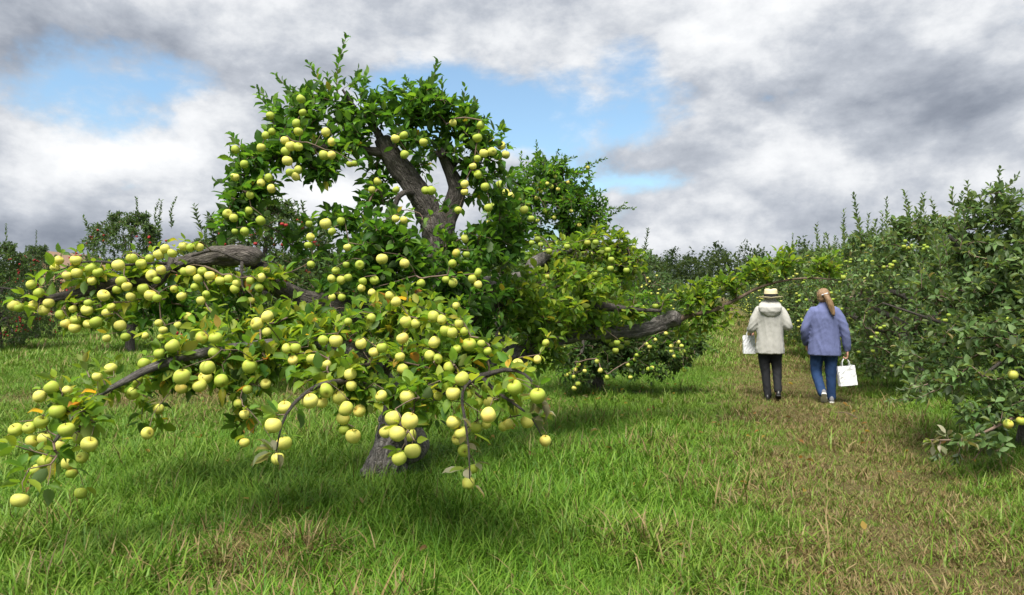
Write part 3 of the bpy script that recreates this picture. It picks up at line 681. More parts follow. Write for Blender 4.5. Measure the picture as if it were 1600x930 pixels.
    # limbs going away to the right
    t.limb(L((690, 470, 6.25, .12), (735, 455, 6.8, .10), (782, 441, 7.4, .082), (822, 434, 7.7, .085), (838, 410, 7.8, .07), (872, 396, 8.1, .045), (920, 388, 8.35, .030), (985, 392, 8.5, .012)), .20, 16, M_STUMP, 'gnarled grey limb rising to the right', .025)
    t.limb(L((692, 505, 6.3, .13), (790, 470, 7.15, .075), (855, 450, 7.8, .062), (908, 470, 7.95, .055), (960, 481, 8.1, .042), (1032, 486, 8.25, .02)), .12, 12)
    t.limb(L((672, 600, 6.2, .15), (735, 578, 6.7, .115), (800, 556, 7.2, .10), (860, 534, 7.7, .09), (910, 520, 8.1, .088), (970, 520, 8.3, .08), (1012, 514, 8.38, .078), (1035, 505, 8.4, .092), (1050, 499, 8.36, .10), (1060, 497, 8.3, .075)),
           .24, 20, M_STUMP, 'low grey limb to the right ending in a splintered knob', .025)
    t.limb(L((1058, 500, 8.36, .04), (1082, 491, 8.4, .030), (1112, 486, 8.4, .026), (1150, 468, 8.4, .021), (1190, 448, 8.4, .016), (1235, 437, 8.35, .013), (1275, 435, 8.3, .010), (1308, 438, 8.3, .006)), .06, 8, M_TWIG, 'thin reddish brown branch reaching over the lane')
    scatter_blobs(t, blobs(B_OLD), 0.112, 9, 5.0)
    for txt in (A_FRONT, A_LEFT, A_TOP, A_RIGHT):
        for px, py, di in triples(txt):
            d = 0.084 * F / di - (.75 if txt is A_RIGHT and px < 1010 else 0)
            if txt is A_FRONT: d = min(d, 4.15 if py > 640 else 4.1 if px > 430 else 4.0 if px < 160 else 4.3)
            if txt is A_TOP: d = min(max(d - .3, 5.0), 5.3 if px < 560 else 5.2 if py > 330 else 5.75) if px < 770 else d - .25
            if txt is A_LEFT: d = min(max(d - .1, 4.65), 4.95)
            c = P(px, py, d); r = 0.5 * di / F * d
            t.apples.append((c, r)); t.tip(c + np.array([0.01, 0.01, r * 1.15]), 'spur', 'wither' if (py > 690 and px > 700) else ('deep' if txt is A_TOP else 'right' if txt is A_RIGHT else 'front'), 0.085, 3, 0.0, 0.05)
    t.grow(); t.leaf_up()
    SP = [(528, 150, 541, 58, 5.95), (505, 165, 482, 100, 5.9), (440, 180, 402, 138, 5.75), (470, 165, 432, 118, 5.8), (560, 165, 572, 122, 6.0), (520, 170, 512, 118, 5.9), (545, 140, 560, 110, 6.0), (590, 175, 560, 140, 6), (425, 175, 405, 150, 5.7), (650, 150, 634, 124, 6.1), (668, 165, 683, 98, 6.1), (675, 160, 660, 130, 6.1), (700, 175, 692, 128, 6.1),
          (722, 190, 727, 138, 6.15), (735, 200, 762, 185, 6.15), (735, 190, 742, 160, 6.15), (390, 250, 362, 212, 5.5), (375, 290, 342, 285, 5.5), (620, 160, 600, 130, 6.1), (640, 165, 630, 140, 6.1),
          (600, 540, 612, 505, 4.9), (480, 520, 492, 476, 4.85), (540, 520, 552, 480, 4.9), (640, 480, 655, 452, 4.8), (690, 500, 712, 470, 4.6), (780, 560, 800, 528, 4.3), (1225, 415, 1244, 380, 8.4), (1240, 410, 1262, 395, 8.4), (1300, 425, 1315, 400, 8.3), (1180, 440, 1175, 420, 8.4), (975, 385, 1008, 392, 8.4), (960, 385, 978, 366, 8.4), (140, 590, 130, 560, 4.1)]
    for x0, y0, x1, y1, d in SP: t.sprout(P(x0, y0, d), P(x1, y1, d + t.rg.uniform(-.1, .1)), 'right' if x0 > 900 else 'front' if y0 > 450 else 'deep', 0.105, 0.017)
    pxl = lambda c: CX + F * c[0] / c[1]
    t.open_wood = [c for l in t.limbs for c in l[0][::2] if l[4] and (('knotty cut end' in l[4] and c[3] > .02) or ('drooping' in l[4] and (550 < pxl(c) < 622 or 200 < pxl(c) < 250)) or ('gnarled' in l[4] and 775 < pxl(c) < 850) or ('splintered' in l[4] and pxl(c) > 995) or 'reddish' in l[4])]
    t.cull_before_apples(.06)
    t.build(root, M_LEAF, LEAF_HI, single_leaves=300)
    t.localise(root)
    put_apples(root, t.apples, t.rg)
    print('old tree: leaves', len(t.lp), 'tips', len(t.tips), 'apples', len(t.apples))
old_tree()

# ------------------------------------------------------------------ the tree behind it
A_SECOND = '''801 358 8 933 565 8 938 579 8 949 590 9 904 570 7 885 586 7 896 589 7 903 600 8 890 583 6 897 607 8 899 578 7 914 580 7 995 555 7 992 562 6 981 570 7 1013 577 7 1019 575 7
985 590 7 1049 541 7 1049 549 7 1054 557 7 1060 535 7 1065 541 7 1069 549 6 1069 578 8 1059 523 7 1041 521 7 1015 542 7 1010 538 7 1024 531 6 808 340 7 803 345 7 813 342 7 806 348 7 764 332 6 763 347 7 781 364 7 793 375 7 783 352 6
868 276 6 855 287 7 862 292 7 872 296 7 845 300 7 838 310 7 880 310 7 893 330 6 852 330 7 866 340 7 905 352 7 826 318 7 812 312 7 840 345 7 888 285 6 918 262 6'''
B_SECOND = '''835 285 10.6 44 36 deep 1  885 290 10.8 44 36 deep 1.1  860 320 10.6 60 34 deep 1.1  910 325 10.8 44 30 deep 1  800 330 10.6 46 34 deep 1  930 345 10.8 40 24 deep .9  790 360 10.6 40 26 deep .8  855 262 10.8 40 20 deep .8
880 370 10.8 80 30 deep .9  900 430 11 90 40 deep .7  860 480 11 90 40 deep .7  960 480 11 70 40 deep .8
915 560 10.9 46 30 dull 1.1  900 585 10.7 30 20 dull 1  1000 550 11.1 56 32 dull 1.2  1055 545 11.1 40 34 dull 1.1  1085 530 11.1 26 22 dull .8  960 570 11 46 28 dull 1  1020 575 11.1 44 20 dull .9  955 530 11.2 60 26 dull 1'''
def second_tree():
    base = P(930, 0, 11.4); root = empty('apple_tree', (base[0], 11.4, 0.0))
    tag(root, 'dense apple tree with small yellow apples right behind the old split tree', 'tree')
    t = Tree(5)
    b = (base[0], 11.4)
    t.limb([(b[0], b[1], -.1, .16), (b[0], b[1], .5, .12), (b[0] - .15, b[1] - .1, 1.1, .11), (b[0] - .35, b[1] - .2, 1.8, .09), (b[0] - .5, b[1] - .4, 2.6, .06), (b[0] - .6, b[1] - .5, 3.4, .02)], .12, 12, None, None, .05, 'trunk')
    t.limb([(b[0], b[1], .9, .09), (b[0] - .6, b[1] - .3, 1.5, .06), (b[0] - 1.2, b[1] - .6, 2.2, .04), (b[0] - 1.4, b[1] - .7, 2.8, .02)], .1, 8)
    t.limb([(b[0], b[1], .7, .08), (b[0] + .5, b[1] - .1, 1.0, .05), (b[0] + 1.1, b[1] - .2, .95, .03), (b[0] + 1.6, b[1] - .3, .8, .012)], .1, 8)
    t.limb([(b[0], b[1], .6, .07), (b[0] - .2, b[1] - .5, .9, .04), (b[0] - .3, b[1] - .8, .7, .02)], .1, 8)
    scatter_blobs(t, blobs(B_SECOND), 0.10, 9, 4.2)
    for px, py, di in triples(A_SECOND):
        d = 10.0 + t.rg.uniform(-.2, .3) if py > 500 else 10.2 + t.rg.uniform(-.2, .3)
        c = P(px, py, d); r = 0.5 * di / F * d; c[2] = max(c[2], 0.12); t.apples.append((c, r)); t.tip(c + np.array([0, 0, r * 1.1]), 'spur', 'deep', 0.09, 6, .1, .2)
    t.grow(); t.leaf_up()
    for x0, y0, x1, y1 in [(840, 262, 838, 222), (860, 260, 872, 236), (880, 270, 884, 246), (890, 275, 945, 248), (900, 280, 925, 262), (930, 330, 990, 326), (935, 340, 975, 318), (920, 310, 945, 298), (820, 272, 815, 240), (1085, 525, 1118, 548), (1085, 520, 1116, 528), (870, 262, 898, 246)]:
        t.sprout(P(x0, y0, 10.7), P(x1, y1, 10.7), 'deep', 0.10, 0.019)
    t.cull_before_apples(.3)
    t.build(root, M_LEAF, LEAF_HI)
    t.localise(root)
    put_apples(root, t.apples, t.rg, 0)
second_tree()

# ------------------------------------------------------------------ the near tree at the right edge
A_EDGE = '''1518 384 10 1533 396 10 1550 408 10 1558 410 10 1541 415 10 1557 429 10 1555 447 10 1571 452 10 1551 432 10 1574 387 10 1476 534 12 1491 527 11 1527 589 12 1583 586 15 1575 663 15 1595 658 14 1446 615 11 1566 600 12 1503 505 10 1540 470 10 1520 450 9 1585 500 11 1510 560 11 1548 545 11 1590 440 10 1470 470 9 1530 625 12 1500 600 11'''
B_EDGE = '''1545 335 7.2 44 40 grey .9  1590 350 7.0 40 50 grey 1  1560 400 7.0 60 44 grey 1  1500 400 7.4 50 34 grey .85  1590 450 6.7 40 60 grey 1  1525 460 7.0 60 44 grey 1.05  1465 450 7.5 46 40 grey .9
1580 530 6.4 50 56 grey 1  1510 530 6.8 60 44 grey 1  1450 540 7.3 46 36 grey .8  1545 600 6.3 56 34 grey .9  1475 595 6.8 46 26 grey .7  1440 610 6.6 30 14 grey .4  1590 620 6.1 34 34 grey .7  1640 500 6.6 60 90 grey .9  1650 380 7 60 80 grey .8
1520 692 6.0 50 16 grey .7  1470 690 6.0 34 12 wither .6  1510 645 6.3 56 20 grey .65  1570 650 6.1 40 26 grey .8  1430 580 7.0 40 24 grey .6'''
def edge_tree():
    bx, by = 5.35, 7.3; root = empty('apple_tree', (bx, by, 0.0))
    tag(root, 'grey-green apple tree cut off by the right edge, drooping branch near the grass', 'tree')
    t = Tree(9)
    t.limb([(bx, by, -.1, .16), (bx, by, .4, .12), (bx - .05, by, 1.0, .10), (bx - .1, by - .1, 1.7, .07), (bx - .15, by, 2.4, .03)], .12, 12, None, None, .05, 'trunk')
    t.limb([(bx, by, .7, .07), (bx - .5, by - .2, 1.1, .05), (bx - 1.0, by - .1, 1.3, .02), (bx - 1.5, by + .1, 1.5, .008)], .1, 8)
    t.limb([(bx, by, .9, .06), (bx - .4, by - .5, 1.2, .04), (bx - .8, by - .9, 1.1, .02), (bx - 1.2, by - 1.0, .85, .01)], .1, 8)
    t.limb([(bx, by, 1.2, .06), (bx - .5, by + .1, 1.8, .04), (bx - .8, by + .1, 2.2, .015)], .1, 8)
    t.limb([(bx, by, .55, .05), (bx - .6, by - .9, .62, .03), (*P(1570, 660, 6.0), .013), (*P(1510, 685, 6.0), .010), (*P(1445, 688, 6.0), .005)], .1, 7, M_TWIG, 'bare drooping branch with withered leaves')
    t.limb([(*P(1555, 665, 6.0), .009), (*P(1535, 700, 5.95), .007), (*P(1520, 720, 5.95), .004)], .1, 6, M_TWIG)
    scatter_blobs(t, blobs(B_EDGE), 0.098, 9, 4.4)
    for px, py, di in triples(A_EDGE):
        d = 0.075 * F / di; d = min(max(d, 5.8), 7.6)
        c = P(px, py, d); r = .5 * di / F * d; t.apples.append((c, r)); t.tip(c + np.array([0, 0, r * 1.1]), 'spur', 'grey', 0.08, 3, 0, .05)
    t.grow(); t.leaf_up()
    for x0, y0, x1, y1 in [(1545, 330, 1562, 266), (1550, 330, 1590, 275), (1530, 340, 1512, 285), (1500, 360, 1488, 296), (1520, 340, 1535, 300), (1560, 340, 1580, 300), (1480, 400, 1468, 345), (1470, 420, 1455, 360), (1590, 330, 1598, 300), (1440, 450, 1425, 390), (1500, 390, 1508, 330), (1575, 350, 1545, 290), (1455, 440, 1440, 400),
                           (1460, 500, 1430, 470), (1440, 560, 1400, 540), (1490, 470, 1470, 430), (1530, 520, 1510, 470), (1580, 480, 1570, 420), (1450, 600, 1405, 610), (1460, 610, 1390, 625), (1560, 560, 1545, 510), (1500, 700, 1490, 722), (1470, 690, 1462, 715)]:
        d = 7.2 - max(0, (y0 - 350) / 330); t.sprout(P(x0, y0, d), P(x1, y1, d), 'grey', 0.098, 0.017)
    t.cull_before_apples(.3)
    t.build(root, M_LEAF_G, LEAF_HI, single_leaves=300)
    t.localise(root)
    put_apples(root, t.apples, t.rg, 12)
edge_tree()

# ------------------------------------------------------------------ orchard rows: a few grown trees, copied
def grown_tree(name, seed, h, w, pal, leafmat, fruit_mat, n_tips=420, n_fruit=70, n_spr=26, skirt=0.25, leaf=0.10, tmpl=LEAF_LO, per=9):
    root = empty(name); t = Tree(seed); rg = t.rg
    t.limb([(0, 0, -.15, .14), (0, 0, .35, .11), (.04, .03, .9, .09), (-.03, .05, h * .5, .06), (.02, 0, h * .85, .02)], .12, 9, None, None, .08, 'trunk')
    for k in range(7):
        a = k * 2.4 + rg.uniform(-.3, .3); z0 = rg.uniform(.55, h * .5); rr = w * rg.uniform(.55, .85); z1 = z0 + rg.uniform(.1, .9)
        t.limb([(0, 0, z0, .06), (rr * .4 * math.cos(a), rr * .4 * math.sin(a), z0 + .25, .045), (rr * math.cos(a), rr * math.sin(a), z1, .015)], .1, 7, None, None, .1)
    cnt = 0
    lump = [(rg.uniform(0, 6.28), rg.uniform(.1, .9), rg.uniform(.75, 1.15)) for _ in range(16)]
    while cnt < n_tips:
        a = rg.uniform(0, 6.28); f = rg.uniform(0, 1) ** 0.9; z = skirt + (h - skirt) * f
        prof = math.sin(min(1, (f + .14) * 1.1) * 2.6) ** 0.7 if f < .9 else .34
        k = 1.0
        for (la, lf, ls) in lump:
            da = (a - la + 3.14159) % 6.28318 - 3.14159
            k *= 1 + (ls - 1) * math.exp(-(da / .6) ** 2 - ((f - lf) / .2) ** 2)
        r = w * prof * k * rg.uniform(.35, 1.0) ** .55
        t.tip((r * math.cos(a), r * math.sin(a), z), 'leaf', pal, leaf * rg.uniform(.85, 1.15), per, .22, rg.uniform(.15, .32)); cnt += 1
    spots = []
    for k in range(n_fruit):
        a = rg.uniform(0, 6.28); f = rg.uniform(.05, .85); z = skirt + (h - skirt) * f; r = w * math.sin(min(1, (f + .14) * 1.1) * 2.6) ** .7 * rg.uniform(.85, 1.02)
        m = rg.integers(1, 4)
        for q in range(m): spots.append(((r * math.cos(a) + rg.normal(0, .05), r * math.sin(a) + rg.normal(0, .05), z + rg.normal(0, .05)), rg.uniform(.027, .034)))
    t.grow(); t.leaf_up()
    for k in range(n_spr):
        a = rg.uniform(0, 6.28); r = w * rg.uniform(0, .75); z = h * rg.uniform(.72, .92); o = rg.uniform(.3, .85)
        t.sprout((r * math.cos(a), r * math.sin(a), z), (r * 1.12 * math.cos(a), r * 1.12 * math.sin(a), z + o), pal, leaf * 1.4, .022)
    t.build(root, leafmat, tmpl, twig_sides=3)
    fruit_mass(root, spots, fruit_mat)
    return root

def copy_tree(root, loc, rz, sc, label, group=None):
    r = root.copy(); COL.objects.link(r); r.location = loc; r.rotation_euler = (0, 0, rz); r.scale = sc
    tag(r, label, 'tree', group)
    for ch in root.children:
        c = ch.copy(); COL.objects.link(c); c.parent = r
    return r

def place(root, loc, rz, sc, label, group=None):
    root.location = loc; root.rotation_euler = (0, 0, rz); root.scale = sc; tag(root, label, 'tree', group); return root

def orchard():
    g1 = grown_tree('apple_tree', 21, 2.75, 1.45, 'grey', M_LEAF_G, M_APPLE, 1150, 90, 18, leaf=.098, tmpl=LEAF_HI)
    g2 = grown_tree('apple_tree', 22, 2.6, 1.5, 'grey', M_LEAF_G, M_APPLE, 1050, 120, 8, leaf=.098)
    g3 = grown_tree('apple_tree', 23, 2.7, 1.7, 'dull', M_LEAF_G, M_APPLE, 1000, 80, 3, leaf=.10)
    r1 = grown_tree('red_apple_tree', 31, 3.5, 1.55, 'dull', M_LEAF_G, M_RED, 1250, 60, 10, .9, leaf=.10)
    r2 = grown_tree('red_apple_tree', 32, 3.1, 1.5, 'dull', M_LEAF_G, M_RED, 1400, 90, 10, .2, leaf=.10)
    row = 'grey-green apple trees in the row right of the lane'
    place(g1, (6.4, 11.1, 0), .4, (1, 1, 1), 'leafy grey-green apple tree right of the walkers, next behind the edge tree', row)
    place(g2, (7.1, 14.0, 0), 1.1, (1.0, 1.0, 1.06), 'second apple tree beyond the edge tree, behind the walker in blue', row)
    order = ['third', 'fourth', 'fifth', 'sixth', 'seventh', 'eighth', 'ninth', 'tenth']
    for k, y in enumerate([17.4, 20.8, 24.4, 28.2, 32.4, 37, 42, 48]):
        src = (g2, g3, g2)[k % 3] if k < 3 else g3
        lab = f'{order[k]} apple tree beyond the edge tree in the right-hand row'
        x = 7.9 + .285 * (y - 17.4)
        copy_tree(src, (x, y, 0), k * 1.9 + .5, (1, 1, 1.0 + .06 * (k % 3)), lab, row)
    row2 = 'apple trees of the old tree\'s row, receding along the lane\'s left side'
    left = ['nearest', 'second', 'third', 'fourth', 'fifth', 'sixth', 'seventh']
    for k, y in enumerate([16.2, 21, 26, 31, 36.5, 42.5, 49]):
        x = 2.2 + .28 * (y - 16.2); lab = f'{left[k]} distant apple tree left of the lane, beyond the dense tree'
        if k == 0: place(g3, (x, y, 0), 2.0, (1, 1, 1), lab, row2)
        else: copy_tree(g3, (x, y, 0), k * 2.3, (1, 1, .82 + .06 * (k % 2)), lab, row2)
    red = 'red apple trees on the left'
    def px(p, d): return (p - CX) / F * d
    place(r1, (px(204, 19), 19, 0), .3, (1.0, 1.0, 1.06), 'upright red apple tree with a bare trunk, standing against the sky at left', red)
    place(r2, (px(415, 12.5), 12.5, 0), .9, (1.1, 1.1, 1.03), 'dark red apple tree behind the upper left crown of the old tree', red)
    copy_tree(r2, (px(-2, 19), 19, 0), 2.5, (.8, .8, .95), 'red apple tree cut off by the left edge', red)
    copy_tree(r2, (px(58, 23), 23, 0), 4.1, (.62, .62, 1.0), 'narrow red apple tree in front of the tan barn', red)
    copy_tree(r1, (px(325, 20), 20, 0), 5.0, (.8, .8, .88), 'slim red apple tree between the upright tree and the dark one', red)
    copy_tree(g3, (px(600, 17), 17, 0), 1.0, (1.1, 1.1, 1.0), 'apple tree hidden mostly behind the old trunk', None)
    copy_tree(g3, (px(780, 20), 20, 0), 3.0, (1.1, 1.1, 1.0), 'apple tree glimpsed through the old tree right of its trunk', None)
    copy_tree(r1, (px(480, 24), 24, 0), 3.6, (1, 1, .8), 'far red apple tree glimpsed under the old tree\'s left limb', None)
orchard()

def far_wood():
    rg = np.random.default_rng(50); g_p, g_d, g_u, g_l, g_c = [], [], [], [], []
    trunk = Geo()
    for k in range(230):
        a = rg.uniform(-0.98, 0.98); D = rg.uniform(105, 150); x, y = D * math.tan(a) * .9, D
        px = CX + F * x / y
        h = rg.uniform(9.4, 11.8) * (D / 120) ** .9 * (1.0 + .16 * np.clip((px - 1000) / 250, 0, 1)); w = rg.uniform(2.2, 4.0)
        if px < 420: h *= .75
        n = 620; v = rg.normal(0, 1, (n, 3)); v /= np.linalg.norm(v, axis=1)[:, None]; v[:, 2] = np.abs(v[:, 2]) * 1.35 - .82
        lum = 1 + .25 * np.sin(v[:, 0] * 5 + k) * np.sin(v[:, 1] * 6 + k) + .2 * np.sin(v[:, 2] * 9 + k)
        p = v * lum[:, None] * np.array([w, w, h * .55]) * rg.uniform(.75, 1.0, (n, 1)) + np.array([x, y, h * .45])
        g_p.append(p); g_d.append(rg.normal(0, 1, (n, 3)) + v * .5); g_u.append(v + np.array([0, 0, .8]) + rg.normal(0, .3, (n, 3)))
        g_l.append(rg.uniform(.5, 1.0, n)); base = np.array([(.030, .062, .016), (.040, .075, .020), (.026, .050, .016), (.05, .08, .025)][k % 4])
        g_c.append(base * rg.uniform(.75, 1.3, (n, 1)))
    me = leaves_mesh('distant_wood', np.concatenate(g_p), np.concatenate(g_d), np.concatenate(g_u), np.concatenate(g_l), np.concatenate(g_c), LEAF_LO)
    o = obj('distant_wood', me, M_LEAF)
    tag(o, 'dark green wood along the horizon beyond the orchard', 'wood', kind='stuff')
far_wood()

# ------------------------------------------------------------------ barn and stake at the far left
def box(g, x0, x1, y0, y1, z0, z1):
    v = np.array([(x, y, z) for z in (z0, z1) for y in (y0, y1) for x in (x0, x1)], float)
    q = [(0, 2, 3, 1), (4, 5, 7, 6), (0, 1, 5, 4), (2, 6, 7, 3), (0, 4, 6, 2), (1, 3, 7, 5)]
    g.add(v, q)

def barn():
    d = 42; x0, x1 = (44 - CX) / F * d, (102 - CX) / F * d; root = empty('barn', ((x0 + x1) / 2, d, 0))
    root.scale = (1, 1, .84)
    tag(root, 'small tan barn glimpsed behind the red apple trees at far left', 'building')
    hw = (x1 - x0) / 2; mt = mat_plain('tan_boards', (0.42, 0.27, 0.17), .8, .2, .2, 3, .3, 8, (6, 6, .4)); mr = mat_plain('barn_roof', (0.30, 0.20, 0.14), .8, .2, .25, 6)
    g = Geo()
    v = np.array([(-hw, 0, 0), (hw, 0, 0), (hw, 0, 3.4), (0, 0, 4.7), (-hw, 0, 3.4), (-hw, 5, 0), (hw, 5, 0), (hw, 5, 3.4), (0, 5, 4.7), (-hw, 5, 3.4)], float)
    me = mesh_np('wall', v, [np.array([(0, 1, 2, 4), (6, 5, 9, 7), (1, 6, 7, 2), (5, 0, 4, 9)]), np.array([(4, 2, 3), (7, 9, 8)])], smooth=False)
    obj('wall', me, mt, root)
    for s in (-1, 1):
        e = (hw + .25) * s; ez = 3.4 - .25 * 1.3 / hw
        v = np.array([(0, -.3, 4.76), (e, -.3, ez + .05), (e, 5.3, ez + .05), (0, 5.3, 4.76), (0, -.3, 4.86), (e, -.3, ez + .15), (e, 5.3, ez + .15), (0, 5.3, 4.86)], float)
        obj('roof', mesh_np('roof', v, np.array([(0, 1, 2, 3), (7, 6, 5, 4), (0, 4, 5, 1), (2, 6, 7, 3), (1, 5, 6, 2), (0, 3, 7, 4)]), smooth=False), mr, root)
    g = Geo(); box(g, -.55, .55, -.06, -.004, 0, 2.2); obj('door', g.mesh('door', False), mr, root)
    g = Geo(); tube(g, np.array([(.4, -.10, .95, .025), (.4, -.10, 1.15, .025)]), 6); obj('handle', g.mesh('handle'), M_STALK, root.children[-1])
barn()

def stake():
    a, b = P(44, 545, 20.5), P(4, 497, 20.8); a[2] = -.1
    g = Geo(); tube(g, catmull([(*a, .035), (*((a + b) / 2), .033), (*b, .03)], .1), 8, .05, 3)
    o = obj('stake', g.mesh('stake'), mat_plain('dark_stake', (0.035, 0.03, 0.028), .7))
    tag(o, 'dark leaning stake in the grass at the left edge', 'stake')
stake()

# ------------------------------------------------------------------ the two walkers
def loft(g, secs, sides=24):
    """secs: (cx, cy, z, rx, ry)"""
    ang = np.linspace(0, 2 * np.pi, sides, endpoint=False); v = []
    for cx, cy, z, rx, ry in secs: v += [(cx + rx * math.cos(a), cy + ry * math.sin(a), z) for a in ang]
    n = len(secs); q = [(i * sides + j, i * sides + (j + 1) % sides, (i + 1) * sides + (j + 1) % sides, (i + 1) * sides + j) for i in range(n - 1) for j in range(sides)]
    v += [secs[0][:3], secs[-1][:3]]; a, b = n * sides, n * sides + 1
    t = [((j + 1) % sides, j, a) for j in range(sides)] + [((n - 1) * sides + j, (n - 1) * sides + (j + 1) % sides, b) for j in range(sides)]
    g.add(v, q, t)

def capsule(g, pts, sides=14):
    """rounded tapered chain through (x, y, z, r)"""
    c = catmull(pts, .015); e = []
    t0 = c[0, :3] - c[1, :3]; t0 /= np.linalg.norm(t0); t1 = c[-1, :3] - c[-2, :3]; t1 /= np.linalg.norm(t1)
    for a in (85, 60, 30):
        a = math.radians(a); e.append([*(c[0, :3] + t0 * c[0, 3] * math.sin(a)), c[0, 3] * math.cos(a)])
    f = [[*(c[-1, :3] + t1 * c[-1, 3] * math.sin(math.radians(a))), c[-1, 3] * math.cos(math.radians(a))] for a in (30, 60, 85)]
    tube(g, np.vstack([e, c, f]), sides)

def ball(g, c, r, sides=16):
    th = np.linspace(math.pi - .05, .05, 10)
    loft(g, [(c[0], c[1], c[2] + r[2] * math.cos(t), r[0] * math.sin(t), r[1] * math.sin(t)) for t in th], sides)

def remesh(g, name, voxel, smooth=4, disp=None):
    me = g.mesh(name); o = bpy.data.objects.new(name, me); COL.objects.link(o)
    m = o.modifiers.new('r', 'REMESH'); m.mode = 'VOXEL'; m.voxel_size = voxel; m.use_smooth_shade = True
    s = o.modifiers.new('s', 'SMOOTH'); s.factor = .5; s.iterations = smooth
    dg = bpy.context.evaluated_depsgraph_get(); ev = o.evaluated_get(dg); out = bpy.data.meshes.new_from_object(ev)
    COL.objects.unlink(o); bpy.data.objects.remove(o); bpy.data.meshes.remove(me)
    out.name = name
    for p in out.polygons: p.use_smooth = True
    if disp:
        co = [v.co.copy() for v in out.vertices]; no = [v.normal.copy() for v in out.vertices]
        for v, c, n in zip(out.vertices, co, no): v.co = c + n * disp(c, n)
    return out

def hand(g, wrist, direction, side, curl=.9, k=1.0):
    """palm and five bent fingers; direction = where the knuckles lie, fingers curl towards -side"""
    d = Vector(direction).normalized(); f = Vector((0, 1, 0)); ac = d.cross(f).normalized(); pn = Vector((side, 0, 0))
    w = Vector(wrist); across = Vector((0, 1, 0)) - d * d.y; across.normalize(); curlv = -pn
    kn = w + d * .085 * k
    for i, off in enumerate((-.030, -.010, .010, .030)):
        capsule(g, [(*(w + across * off * .5), .016), (*(w + d * .05 * k + across * off * .9), .014), (*(kn + across * off), .0115)], 8)
    for i, (off, ln) in enumerate(((-.032, .06), (-.011, .075), (.011, .08), (.032, .07))):
        a = kn + across * off; b = a + d * ln * .45 + curlv * .012; c = b + d * ln * .1 * (1 - curl) + curlv * ln * .45; e = c - d * ln * .3 * curl + curlv * ln * .08
        capsule(g, [(*a, .0105), (*b, .0098), (*c, .009), (*e, .0078)], 8)
    a = w + d * .025 + across * .03; b = a + across * .028 + d * .03 + curlv * .01; c = b + d * .028 + curlv * .02
    capsule(g, [(*a, .014), (*b, .012), (*c, .009)], 8)

def face(g, c, s=1.0):
    """nose, brow, ears on a head centred at c, looking along +y"""
    x, y, z = c
    capsule(g, [(x, y + .085, z + .015, .008), (x, y + .108, z - .018, .012)], 8)
    for e in (-1, 1):
        ball(g, (x + e * .077, y - .005, z - .008), (.010, .022, .032), 10)
        ball(g, (x + e * .032, y + .078, z + .008), (.016, .012, .011), 10)
    ball(g, (x, y + .086, z - .055), (.026, .012, .010), 10)
    ball(g, (x, y + .068, z - .085), (.03, .026, .022), 10)

def shoe(name, heel, toe, up, m, m_sole, parent):
    """a shoe from heel to toe point (sole line), up vector"""
    h, t, u = Vector(heel), Vector(toe), Vector(up).normalized(); fwd = (t - h).normalized(); sd = fwd.cross(u).normalized(); u = sd.cross(fwd)
    def body(prof, z0, z1f):
        v = []; n = 14; st = [0, .12, .35, .6, .82, .95, 1.0]; wd = [.030, .036, .034, .043, .042, .030, .012]; ht = prof; ln = (t - h).length
        rings = []
        for s_, w_, h_ in zip(st, wd, ht):
            p = h + fwd * ln * s_
            rings.append([p + sd * w_ * math.cos(a) + u * (z0 + (h_ - z0) * max(0, math.sin(a)) if math.sin(a) > 0 else z0) for a in np.linspace(0, 2 * math.pi, n, endpoint=False)])
        v = [q for r in rings for q in r]; k = len(rings)
        q = [(i * n + j, i * n + (j + 1) % n, (i + 1) * n + (j + 1) % n, (i + 1) * n + j) for i in range(k - 1) for j in range(n)]
        v = [tuple(a) for a in v]
        v += [tuple(h + u * (z0 + .01)), tuple(t + u * (z0 + .005))]; t_ = [((j + 1) % n, j, k * n) for j in range(n)] + [((k - 1) * n + j, (k - 1) * n + (j + 1) % n, k * n + 1) for j in range(n)]
        g = Geo(); g.add(v, q, t_); return g
    o = obj(name, body([.085, .10, .098, .075, .055, .045, .03], .02, 1).mesh(name), m, parent)
    g = Geo(); ln = (t - h).length; v = []; st = [0, .12, .35, .6, .82, .95, 1.0]; wd = [.026, .036, .035, .044, .043, .031, .012]
    for s_, w_ in zip(st, wd):
        p = h + fwd * ln * s_
        for sx, zz in ((-1, .0), (1, .0), (1, .022), (-1, .022)): v.append(tuple(p + sd * w_ * sx + u * zz))
    q = [(i * 4 + j, i * 4 + (j + 1) % 4, i * 4 + 4 + (j + 1) % 4, i * 4 + 4 + j) for i in range(6) for j in range(4)] + [(3, 2, 1, 0), (24, 25, 26, 27)]
    g.add(v, q); obj('sole', g.mesh('sole', False), m_sole, o)
    return o

def folds(amp, fz=5.0, fx=16.0, seed=0.0):
    def f(c, n):
        a = 1 - 2.2 * abs(mnoise.noise(Vector((c.x * fx + seed + c.z * 2, c.y * fx, c.z * fz))))
        sx = 1 if c.x > 0 else -1
        b = 1 - 2.2 * abs(mnoise.noise(Vector((c.x * 5 + seed, c.y * 5, (c.z + sx * c.x * .8) * 13))))
        arm = min(1.0, max(0.0, (abs(c.x) - .17) * 14))
        return amp * (a * (1 - arm * .6) + b * (.35 + arm * .5) - .5)
    return f

